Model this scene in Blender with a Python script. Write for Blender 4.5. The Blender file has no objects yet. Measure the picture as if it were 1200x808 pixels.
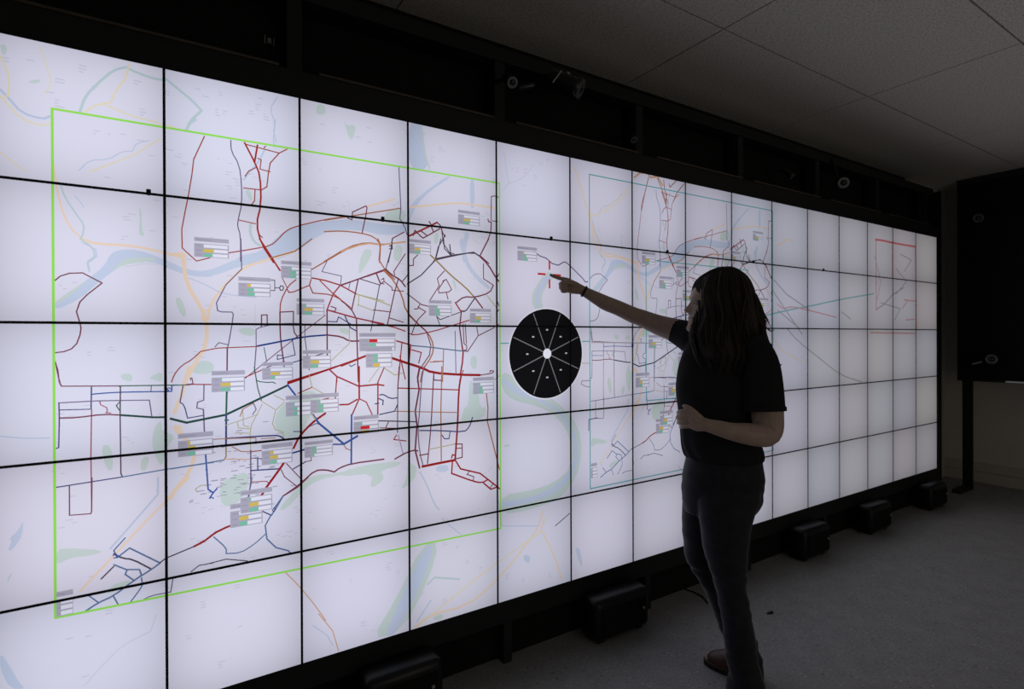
import bpy, math, random
from mathutils import Vector, noise
from mathutils.geometry import tessellate_polygon
scene = bpy.context.scene
col = scene.collection

# ---------------------------------------------------------------- camera, world, exposure
cam_data = bpy.data.cameras.new('camera')
cam = bpy.data.objects.new('camera', cam_data)
col.objects.link(cam)
cam.location = (0.42784, -1.96337, 1.40194)
YAW, PITCH, ROLL = 0.556426, -0.0026388, -0.0035335
_f = Vector((math.sin(YAW) * math.cos(PITCH), math.cos(YAW) * math.cos(PITCH), math.sin(PITCH)))
_r = Vector((math.cos(YAW), -math.sin(YAW), 0))
_u = _r.cross(_f)
_r2 = _r * math.cos(ROLL) + _u * math.sin(ROLL)
_u2 = _u * math.cos(ROLL) - _r * math.sin(ROLL)
from mathutils import Matrix
cam.rotation_euler = Matrix((_r2, _u2, -_f)).transposed().to_euler()
cam_data.sensor_width = 36.0
cam_data.lens = 36.0 * 628.3694 / 1200.0
cam_data.shift_y = -(404 - 396.027) / 1200.0
cam_data.clip_start = 0.05
cam_data.dof.use_dof = True
cam_data.dof.focus_distance = 2.15
cam_data.dof.aperture_fstop = 2.8
scene.camera = cam

world = bpy.data.worlds.new('world')
scene.world = world
world.use_nodes = True
world.node_tree.nodes['Background'].inputs[0].default_value = (0.003, 0.003, 0.0032, 1)
world.node_tree.nodes['Background'].inputs[1].default_value = 1.0

vs = scene.view_settings
vs.view_transform = 'Standard'
vs.look = 'None'
vs.exposure = 0.0
vs.gamma = 1.0
vs.use_curve_mapping = False
SCREEN_STRENGTH = 1.02

# dim warm fill light, added behind the camera to brighten skin, ceiling and right wall
ld = bpy.data.lights.new('added_fill_light', 'AREA')
ld.shape = 'RECTANGLE'
ld.size = 1.7
ld.size_y = 2.0
ld.energy = 7.0
ld.color = (1.0, 0.9, 0.76)
lo = bpy.data.objects.new('added_fill_light', ld)
lo.location = (2.5, -4.06, 1.05)
lo.rotation_euler = (math.radians(90), 0, 0)
col.objects.link(lo)

# ---------------------------------------------------------------- helpers
def lin(c):
    return tuple(((v / 255) / 12.92 if v / 255 <= 0.04045 else ((v / 255 + 0.055) / 1.055) ** 2.4) for v in c)

def mat(name, rgb, rough=0.6, spec=0.3, metal=0.0, bump=None, var=None, vscale=20.0):
    m = bpy.data.materials.new(name)
    m.use_nodes = True
    nt = m.node_tree
    b = nt.nodes['Principled BSDF']
    b.inputs['Base Color'].default_value = (*rgb, 1)
    b.inputs['Roughness'].default_value = rough
    b.inputs['Metallic'].default_value = metal
    b.inputs['Specular IOR Level'].default_value = spec
    tc = nt.nodes.new('ShaderNodeTexCoord')
    if var:
        n = nt.nodes.new('ShaderNodeTexNoise')
        n.inputs['Scale'].default_value = vscale
        n.inputs['Detail'].default_value = 5
        nt.links.new(tc.outputs['Object'], n.inputs['Vector'])
        r = nt.nodes.new('ShaderNodeValToRGB')
        r.color_ramp.elements[0].position = 0.3
        r.color_ramp.elements[1].position = 0.7
        r.color_ramp.elements[0].color = (*[max(0, v * (1 - var)) for v in rgb], 1)
        r.color_ramp.elements[1].color = (*[v * (1 + var) for v in rgb], 1)
        nt.links.new(n.outputs['Fac'], r.inputs['Fac'])
        nt.links.new(r.outputs['Color'], b.inputs['Base Color'])
    if bump:
        sc, st, dist = bump
        n2 = nt.nodes.new('ShaderNodeTexNoise')
        n2.inputs['Scale'].default_value = sc
        n2.inputs['Detail'].default_value = 6
        nt.links.new(tc.outputs['Object'], n2.inputs['Vector'])
        bp = nt.nodes.new('ShaderNodeBump')
        bp.inputs['Strength'].default_value = st
        bp.inputs['Distance'].default_value = dist
        nt.links.new(n2.outputs['Fac'], bp.inputs['Height'])
        nt.links.new(bp.outputs['Normal'], b.inputs['Normal'])
    return m

def emit_screen():
    """LCD panel: the printed picture colour, times the panel's own white balance (object colour), a backlight a little
    weaker at the rim, and the panel's emission lobe, which weakens with the angle from the normal for every ray alike."""
    m = bpy.data.materials.new('lcd_picture')
    m.use_nodes = True
    nt = m.node_tree
    nt.nodes.clear()
    N = nt.nodes.new
    L = nt.links.new
    out = N('ShaderNodeOutputMaterial')
    em = N('ShaderNodeEmission')
    L(em.outputs[0], out.inputs['Surface'])
    a = N('ShaderNodeAttribute'); a.attribute_name = 'picture'
    oi = N('ShaderNodeObjectInfo')
    mx = N('ShaderNodeVectorMath'); mx.operation = 'MULTIPLY'
    L(a.outputs['Color'], mx.inputs[0]); L(oi.outputs['Color'], mx.inputs[1])
    L(mx.outputs[0], em.inputs['Color'])
    g = N('ShaderNodeNewGeometry')
    d = N('ShaderNodeVectorMath'); d.operation = 'DOT_PRODUCT'
    L(g.outputs['Incoming'], d.inputs[0]); L(g.outputs['Normal'], d.inputs[1])
    ab = N('ShaderNodeMath'); ab.operation = 'ABSOLUTE'; L(d.outputs['Value'], ab.inputs[0])
    pw = N('ShaderNodeMath'); pw.operation = 'POWER'; L(ab.outputs[0], pw.inputs[0]); pw.inputs[1].default_value = 1.04
    uv = N('ShaderNodeUVMap'); uv.uv_map = 'panel'
    s = N('ShaderNodeSeparateXYZ'); L(uv.outputs[0], s.inputs[0])
    def rim(o):
        x = N('ShaderNodeMath'); x.operation = 'MULTIPLY_ADD'; L(o, x.inputs[0]); x.inputs[1].default_value = 2; x.inputs[2].default_value = -1
        y = N('ShaderNodeMath'); y.operation = 'ABSOLUTE'; L(x.outputs[0], y.inputs[0])
        z = N('ShaderNodeMath'); z.operation = 'POWER'; L(y.outputs[0], z.inputs[0]); z.inputs[1].default_value = 2.6
        q = N('ShaderNodeMath'); q.operation = 'MULTIPLY_ADD'; L(z.outputs[0], q.inputs[0]); q.inputs[1].default_value = -0.23; q.inputs[2].default_value = 1
        return q.outputs[0]
    m1 = N('ShaderNodeMath'); m1.operation = 'MULTIPLY'; L(rim(s.outputs[0]), m1.inputs[0]); L(rim(s.outputs[1]), m1.inputs[1])
    m2 = N('ShaderNodeMath'); m2.operation = 'MULTIPLY'; L(m1.outputs[0], m2.inputs[0]); L(pw.outputs[0], m2.inputs[1])
    m3 = N('ShaderNodeMath'); m3.operation = 'MULTIPLY'; L(m2.outputs[0], m3.inputs[0]); m3.inputs[1].default_value = SCREEN_STRENGTH
    L(m3.outputs[0], em.inputs['Strength'])
    return m

def tag(o, label=None, cat=None, group=None, kind=None):
    if label: o['label'] = label
    if cat: o['category'] = cat
    if group: o['group'] = group
    if kind: o['kind'] = kind
    return o

def empty(name, loc=(0, 0, 0), rot=(0, 0, 0)):
    o = bpy.data.objects.new(name, None)
    o.location = loc
    o.rotation_euler = rot
    o.empty_display_size = 0.05
    col.objects.link(o)
    return o

def link(name, me, parent=None, material=None, loc=(0, 0, 0), rot=(0, 0, 0)):
    if material and not me.materials:
        me.materials.append(material)
    o = bpy.data.objects.new(name, me)
    o.location = loc
    o.rotation_euler = rot
    if parent: o.parent = parent
    col.objects.link(o)
    return o

class MB:
    """collects vertices and faces of one mesh"""
    def __init__(s):
        s.v = []; s.f = []
    def add(s, v, f):
        n = len(s.v)
        s.v += [tuple(p) for p in v]
        s.f += [tuple(i + n for i in q) for q in f]
        return s
    def box(s, x0, x1, y0, y1, z0, z1, bevel=0.0):
        if bevel <= 0:
            v = [(x, y, z) for z in (z0, z1) for y in (y0, y1) for x in (x0, x1)]
            return s.add(v, [(0, 2, 3, 1), (4, 5, 7, 6), (0, 1, 5, 4), (2, 6, 7, 3), (0, 4, 6, 2), (1, 3, 7, 5)])
        import bmesh
        bm = bmesh.new()
        bmesh.ops.create_cube(bm, size=1)
        for q in bm.verts:
            q.co = Vector(((x0 + x1) / 2 + q.co.x * (x1 - x0), (y0 + y1) / 2 + q.co.y * (y1 - y0), (z0 + z1) / 2 + q.co.z * (z1 - z0)))
        bmesh.ops.bevel(bm, geom=bm.edges[:], offset=bevel, segments=3, affect='EDGES', profile=0.5)
        bm.verts.index_update()
        s.add([q.co for q in bm.verts], [[w.index for w in fc.verts] for fc in bm.faces])
        bm.free()
        return s
    def lathe(s, o, axis, prof, n=24):
        """prof: list of (distance along axis, radius)"""
        o = Vector(o); ax = Vector(axis).normalized()
        t = Vector((0, 0, 1)) if abs(ax.z) < 0.9 else Vector((1, 0, 0))
        e1 = ax.cross(t).normalized(); e2 = ax.cross(e1)
        v = []; f = []
        for d, r in prof:
            for i in range(n):
                a = 2 * math.pi * i / n
                v.append(o + ax * d + (e1 * math.cos(a) + e2 * math.sin(a)) * r)
        for k in range(len(prof) - 1):
            for i in range(n):
                j = (i + 1) % n
                f.append((k * n + i, k * n + j, (k + 1) * n + j, (k + 1) * n + i))
        f.append(tuple(range(n - 1, -1, -1)))
        f.append(tuple((len(prof) - 1) * n + i for i in range(n)))
        return s.add(v, f)
    def tube(s, pts, rad, n=10, caps=True):
        """round tube through pts, rad number or list, hemispherical ends"""
        P = [Vector(p) for p in pts]
        R = list(rad) if hasattr(rad, '__len__') else [rad] * len(P)
        d0 = (P[1] - P[0]).normalized(); d1 = (P[-1] - P[-2]).normalized()
        pp = []; rr = []
        if caps:
            for a in (80, 50, 25):
                pp.append(P[0] - d0 * R[0] * math.sin(math.radians(a))); rr.append(R[0] * math.cos(math.radians(a)))
        pp += P; rr += R
        if caps:
            for a in (25, 50, 80):
                pp.append(P[-1] + d1 * R[-1] * math.sin(math.radians(a))); rr.append(R[-1] * math.cos(math.radians(a)))
        t0 = (pp[1] - pp[0]).normalized()
        ref = Vector((0, 0, 1)) if abs(t0.z) < 0.8 else Vector((1, 0, 0))
        e = (ref - t0 * ref.dot(t0)).normalized()
        v = []; f = []
        for k, q in enumerate(pp):
            t = (pp[min(k + 1, len(pp) - 1)] - pp[max(k - 1, 0)])
            if t.length < 1e-9: t = t0.copy()
            t.normalize()
            e = (e - t * e.dot(t))
            if e.length < 1e-6: e = t.orthogonal()
            e.normalize()
            b = t.cross(e)
            for i in range(n):
                a = 2 * math.pi * i / n
                v.append(q + (e * math.cos(a) + b * math.sin(a)) * rr[k])
        for k in range(len(pp) - 1):
            for i in range(n):
                j = (i + 1) % n
                f.append((k * n + i, k * n + j, (k + 1) * n + j, (k + 1) * n + i))
        f.append(tuple(range(n - 1, -1, -1)))
        f.append(tuple((len(pp) - 1) * n + i for i in range(n)))
        return s.add(v, f)
    def loft(s, rings):
        """closed rings of equal length"""
        n = len(rings[0]); v = [p for r in rings for p in r]; f = []
        for k in range(len(rings) - 1):
            for i in range(n):
                j = (i + 1) % n
                f.append((k * n + i, k * n + j, (k + 1) * n + j, (k + 1) * n + i))
        f.append(tuple(range(n - 1, -1, -1)))
        f.append(tuple((len(rings) - 1) * n + i for i in range(n)))
        return s.add(v, f)
    def mesh(s, name, smooth=False):
        me = bpy.data.meshes.new(name)
        me.from_pydata(s.v, [], s.f)
        if smooth:
            me.polygons.foreach_set('use_smooth', [True] * len(me.polygons))
        me.update()
        return me
    def build(s, name, material, parent=None, smooth=False, loc=(0, 0, 0), rot=(0, 0, 0)):
        return link(name, s.mesh(name, smooth), parent, material, loc, rot)

def box_obj(name, x0, x1, y0, y1, z0, z1, material, parent=None, bevel=0.0):
    return MB().box(x0, x1, y0, y1, z0, z1, bevel).build(name, material, parent)

def union(mb, name, voxel, smooth_iter, material, parent):
    """fuse overlapping closed pieces into one continuous surface"""
    me = mb.mesh(name + '_raw')
    o = bpy.data.objects.new(name + '_raw', me)
    col.objects.link(o)
    m = o.modifiers.new('r', 'REMESH'); m.mode = 'VOXEL'; m.voxel_size = voxel; m.use_smooth_shade = True
    if smooth_iter:
        m2 = o.modifiers.new('s', 'SMOOTH'); m2.iterations = smooth_iter; m2.factor = 0.5
    dg = bpy.context.evaluated_depsgraph_get()
    out = bpy.data.meshes.new_from_object(o.evaluated_get(dg))
    out.name = name
    bpy.data.objects.remove(o)
    bpy.data.meshes.remove(me)
    out.polygons.foreach_set('use_smooth', [True] * len(out.polygons))
    return link(name, out, parent, material)

# ---------------------------------------------------------------- materials
BLACK = mat('black_powder_coat', (0.018, 0.018, 0.018), 0.55, 0.25, bump=(300, 0.1, 0.001))
BLACK2 = mat('black_cloth_board', (0.013, 0.013, 0.0125), 0.9, 0.1, var=0.15)
BLACKG = mat('black_gloss_plastic', (0.012, 0.012, 0.013), 0.22, 0.5)
BEZEL = mat('bezel_black', (0.006, 0.006, 0.008), 0.4, 0.3)
STRIP = mat('brown_trim', (0.07, 0.055, 0.04), 0.45, 0.4, var=0.2)
STEEL = mat('brushed_metal', (0.55, 0.55, 0.52), 0.3, 0.5, metal=1.0)
RING = mat('grey_ring_plastic', (0.40, 0.40, 0.40), 0.35, 0.5)
GLASS = mat('dark_lens', (0.004, 0.004, 0.006), 0.08, 0.6)
MARK = mat('pale_label_print', (0.42, 0.42, 0.40), 0.6)
MARKB = mat('brown_label_print', (0.40, 0.33, 0.24), 0.6)
WALLM = mat('painted_wall', (0.68, 0.66, 0.58), 0.85, 0.2, bump=(120, 0.15, 0.002), var=0.04, vscale=3)
WALLD = mat('far_room_wall', (0.66, 0.63, 0.57), 0.9, 0.1)
TRUNK = mat('trunking_plastic', (0.60, 0.58, 0.5), 0.6)
SLAB = mat('ceiling_void', (0.02, 0.02, 0.02), 0.9)

def ceiling_mat():
    m = mat('mineral_fibre_tile', (0.60, 0.585, 0.55), 0.95, 0.05)
    nt = m.node_tree; b = nt.nodes['Principled BSDF']
    tc = nt.nodes.new('ShaderNodeTexCoord')
    mp = nt.nodes.new('ShaderNodeMapping'); mp.inputs['Scale'].default_value = (1, 2.4, 1); mp.inputs['Rotation'].default_value = (0, 0, 0.5)
    nt.links.new(tc.outputs['Object'], mp.inputs[0])
    n = nt.nodes.new('ShaderNodeTexNoise'); n.inputs['Scale'].default_value = 60; n.inputs['Detail'].default_value = 8; n.inputs['Roughness'].default_value = 0.65
    nt.links.new(mp.outputs[0], n.inputs['Vector'])
    r = nt.nodes.new('ShaderNodeValToRGB')
    r.color_ramp.elements[0].position = 0.36; r.color_ramp.elements[0].color = (0.53, 0.515, 0.462, 1)
    r.color_ramp.elements[1].position = 0.55; r.color_ramp.elements[1].color = (0.80, 0.775, 0.70, 1)
    nt.links.new(n.outputs['Fac'], r.inputs['Fac']); nt.links.new(r.outputs['Color'], b.inputs['Base Color'])
    bp = nt.nodes.new('ShaderNodeBump'); bp.inputs['Strength'].default_value = 0.9; bp.inputs['Distance'].default_value = 0.008
    nt.links.new(n.outputs['Fac'], bp.inputs['Height']); nt.links.new(bp.outputs['Normal'], b.inputs['Normal'])
    return m
CEIL = ceiling_mat()

def floor_mat():
    m = mat('speckled_vinyl', (0.2, 0.2, 0.2), 0.6, 0.25)
    nt = m.node_tree; b = nt.nodes['Principled BSDF']
    tc = nt.nodes.new('ShaderNodeTexCoord')
    def ns(scale, e0, c0, e1, c1, st=(1, 1, 1)):
        mp = nt.nodes.new('ShaderNodeMapping'); mp.inputs['Scale'].default_value = st
        nt.links.new(tc.outputs['Object'], mp.inputs[0])
        n = nt.nodes.new('ShaderNodeTexNoise'); n.inputs['Scale'].default_value = scale; n.inputs['Detail'].default_value = 3
        nt.links.new(mp.outputs[0], n.inputs['Vector'])
        r = nt.nodes.new('ShaderNodeValToRGB')
        r.color_ramp.elements[0].position = e0; r.color_ramp.elements[0].color = (c0, c0, c0 * .99, 1)
        r.color_ramp.elements[1].position = e1; r.color_ramp.elements[1].color = (c1, c1, c1, 1)
        nt.links.new(n.outputs['Fac'], r.inputs['Fac'])
        return r.outputs['Color']
    base = ns(9, 0.3, 0.29, 0.7, 0.34)
    light = ns(60, 0.61, 0.0, 0.70, 0.34, (1, 2.2, 1))
    dark = ns(48, 0.60, 1.0, 0.70, 0.5, (2.0, 1, 1))
    a = nt.nodes.new('ShaderNodeMix'); a.data_type = 'RGBA'; a.blend_type = 'ADD'; a.inputs[0].default_value = 0.8
    nt.links.new(base, a.inputs[6]); nt.links.new(light, a.inputs[7])
    c = nt.nodes.new('ShaderNodeMix'); c.data_type = 'RGBA'; c.blend_type = 'MULTIPLY'; c.inputs[0].default_value = 1
    nt.links.new(a.outputs[2], c.inputs[6]); nt.links.new(dark, c.inputs[7])
    nt.links.new(c.outputs[2], b.inputs['Base Color'])
    return m
FLOOR = floor_mat()

# ---------------------------------------------------------------- room shell
CZ = 2.81
tag(box_obj('floor', -1.25, 6.95, -3.9, 0.3, -0.1, 0.0, FLOOR), kind='structure')
ceil = tag(box_obj('ceiling', -1.25, 6.95, -3.9, 0.3, CZ + 0.018, CZ + 0.1, SLAB), kind='structure')
GAP = 0.004
xs = [-1.25] + [2.56 + 1.33 * k for k in range(-2, 4)] + [6.9]
ys = [0.28] + [-0.385 - 0.68 * k for k in range(0, 6)] + [-3.9]
tile_mesh = {}
for i in range(len(xs) - 1):
    for j in range(len(ys) - 1):
        w_, d_ = xs[i + 1] - xs[i], ys[j] - ys[j + 1]
        key = (round(w_, 3), round(d_, 3))
        if key not in tile_mesh:
            tile_mesh[key] = MB().box(-w_ / 2 + GAP, w_ / 2 - GAP, -d_ / 2 + GAP, d_ / 2 - GAP, 0, 0.0178).mesh('ceiling_tile')
            tile_mesh[key].materials.append(CEIL)
        link('ceiling_tile', tile_mesh[key], ceil, None, ((xs[i] + xs[i + 1]) / 2, (ys[j] + ys[j + 1]) / 2, CZ))
tag(box_obj('wall_back', -1.25, 6.95, 0.28, 0.4, 0, CZ + 0.018, WALLM), kind='structure')
tag(box_obj('wall_right', 6.9, 7.0, -3.9, 0.28, 0, CZ + 0.018, WALLM), kind='structure')
tag(box_obj('wall_left', -1.35, -1.25, -3.9, 0.4, 0, CZ + 0.018, WALLD), kind='structure')
wf = MB().box(-1.25, 1.6, -4.0, -3.9, 0, CZ + 0.018).box(3.4, 6.95, -4.0, -3.9, 0, CZ + 0.018).box(1.6, 3.4, -4.0, -3.9, 2.1, CZ + 0.018)  # the gap between the pieces is invented, to let the fill light in
tag(wf.build('wall_front', WALLD), kind='structure')
bb = MB().box(6.878, 6.9, -3.9, 0.28, 0.0, 0.055).box(6.868, 6.9, -3.9, 0.28, 0.055, 0.10).box(6.874, 6.9, -3.9, 0.28, 0.104, 0.17).box(6.866, 6.9, -3.9, 0.28, 0.17, 0.185)
tag(bb.build('baseboard_right', TRUNK), kind='structure')

PICTURE_COLOURS = ["water", "park", "orange", "orangeb", "yellowr", "stream", "wline", "faint", "redbrown", "red", "redp", "dred", "maroon", "brown", "purple", "lilac", "dark", "navy", "navyb", "blue", "blueg", "green", "gdark", "olive", "olived", "tealn", "pinkr", "lineg", "tealf", "redf", "redfr", "tealp"]
MAP_AREAS = [
[1,0,133,1504,200,1565,246,1614,258,1649,284,1664,327,1666,381,1647,427,1626,451,1611,524,1613,523,1593,450,1597,404,1614,358,1635,292,1620,267,1600,233,1566,188,1513,133,1479],
[1,1,267,1607,292,1638,358,1648,376,1638,354,1633,292,1620,262,1597],
[1,1,133,1505,200,1565,209,1573,168,1523,133,1494],
[1,0,408,1636,446,1616,504,1611,569,1647,616,1668,691,1698,736,1738,805,1744,770,1704,691,1656,605,1638,528,1599,465,1592,408,1617],
[1,0,585,1664,670,1691,719,1749,765,1784,866,1811,927,1824,927,1789,859,1769,782,1700,702,1658,605,1647],
[1,0,868,1811,955,1830,1081,1824,1165,1827,1179,1855,1186,1911,1275,1992,1345,2045,1368,2049,1275,1978,1215,1915,1186,1849,1179,1801,1081,1781,994,1795,868,1776],
[1,1,1095,1879,1168,1895,1170,1848,1129,1830,1081,1831],
[0,0,1181,2225,1239,2237,1250,2142,1268,2058,1180,2050],
[0,1,1240,2237,1247,2141,1277,2057,1266,2057,1242,2140,1232,2235],
[1,0,1449,2050,1469,2050,1469,1932,1448,1930],
[1,0,1423,1832,1448,1827,1427,1767,1431,1705,1411,1703,1411,1766],
[1,0,1420,1801,1428,1729,1468,1666,1553,1604,1527,1599,1444,1665,1411,1735,1396,1799],
[1,1,711,1157,768,1196,815,1218,851,1197,845,1147,815,1125,791,1065,733,1052,700,1098],
[1,1,536,918,566,949,623,958,623,905,586,853,545,854],
[1,1,790,892,826,918,917,912,1001,926,987,908,886,903,843,897,802,878,738,811,710,816,755,861],
[1,1,1034,882,1074,897,1081,862,1027,837],
[1,1,466,1310,483,1326,507,1328,525,1314,520,1285,466,1286],
[1,1,417,1524,436,1527,452,1469,436,1466],
[1,1,589,1431,644,1434,644,1404,604,1410],
[1,1,1011,1727,1044,1723,1017,1665,987,1624,991,1677],
[1,1,919,1435,954,1432,951,1407,919,1419],
[1,1,360,1113,374,1144,383,1144,383,1116,420,1096,397,1066,387,1018,378,1008,358,1065],
[1,1,233,1087,258,1086,264,1012,247,1012],
[1,1,333,1041,353,1041,342,996,327,1004],
[1,1,282,1295,310,1294,310,1270,295,1272,282,1282],
[1,1,350,1281,386,1299,386,1266,361,1273],
[1,1,463,1293,478,1307,522,1308,522,1285],
[1,1,1442,1219,1458,1218,1454,1182,1483,1180,1491,1106,1525,1104,1508,1060,1425,1053,1401,1048,1417,1111,1437,1117],
[1,1,924,917,1020,930,1151,927,1137,908,1074,903,1054,866,1027,837,1040,895,923,898],
[1,1,1172,917,1216,898,1201,845,1143,812,1172,863],
[1,0,1290,888,1344,888,1348,859,1294,863],
[0,1,1607,938,1638,938,1634,927,1611,926],
[1,1,1450,1321,1479,1321,1475,1262,1446,1278],
[1,1,1126,1754,1161,1750,1147,1688,1119,1692],
[1,1,1363,1631,1379,1632,1387,1589,1375,1596],
[1,1,1290,1812,1309,1814,1305,1771,1286,1769],
[1,1,1007,1725,1040,1724,1026,1677,1000,1679],
[1,1,132,792,142,808,246,778,209,770,165,775,132,760],
[1,1,254,671,297,679,305,672,284,656,246,647],
[0,0,63,903,61,857,40,822,30,824,40,846,33,855,55,877],
[0,0,42,763,36,750,29,732,31,751],
[0,1,844,2220,870,2226,877,2193,841,2182],
[0,1,937,2187,948,2166,983,2177,971,2120,955,2121],
[0,1,78,2112,105,2125,102,2111,82,2107],
[0,1,21,2199,36,2197,34,2174,26,2169],
[0,1,1232,590,1307,584,1254,435,1151,276,1027,277,1123,399],
[0,0,1242,577,1287,574,1233,440,1123,271,1081,274,1144,400],
[0,1,1283,294,1322,297,1314,271,1276,282],
[0,0,1704,448,1741,432,1737,402,1707,416],
[0,0,1990,419,2021,404,2038,309,2011,348],
[1,1,328,1792,334,1792,336,1728,343,1710,327,1709,331,1760],
[1,1,614,1885,633,1891,638,1847,622,1869],
[0,1,1593,1182,1648,1124,1782,1092,1900,1029,1968,925,1972,794,1874,737,1735,720,1595,727,1594,640,1734,637,1898,655,2002,742,2034,858,2014,980,1924,1074,1828,1142,1648,1234,1597,1251],
[0,0,1597,1207,1657,1153,1791,1114,1914,1043,1983,931,1988,803,1884,720,1735,690,1595,698,1595,669,1734,667,1898,690,2008,789,2008,920,1939,1038,1828,1112,1674,1177,1597,1229],
[0,1,1831,1694,1775,1626,1747,1569,1774,1509,1830,1487,1802,1563,1821,1617,1888,1682],
[0,0,1831,1679,1784,1623,1765,1577,1793,1509,1811,1502,1788,1570,1812,1617,1869,1681],
[0,0,14,551,31,515,52,457,66,434,34,445,14,505]]
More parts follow.
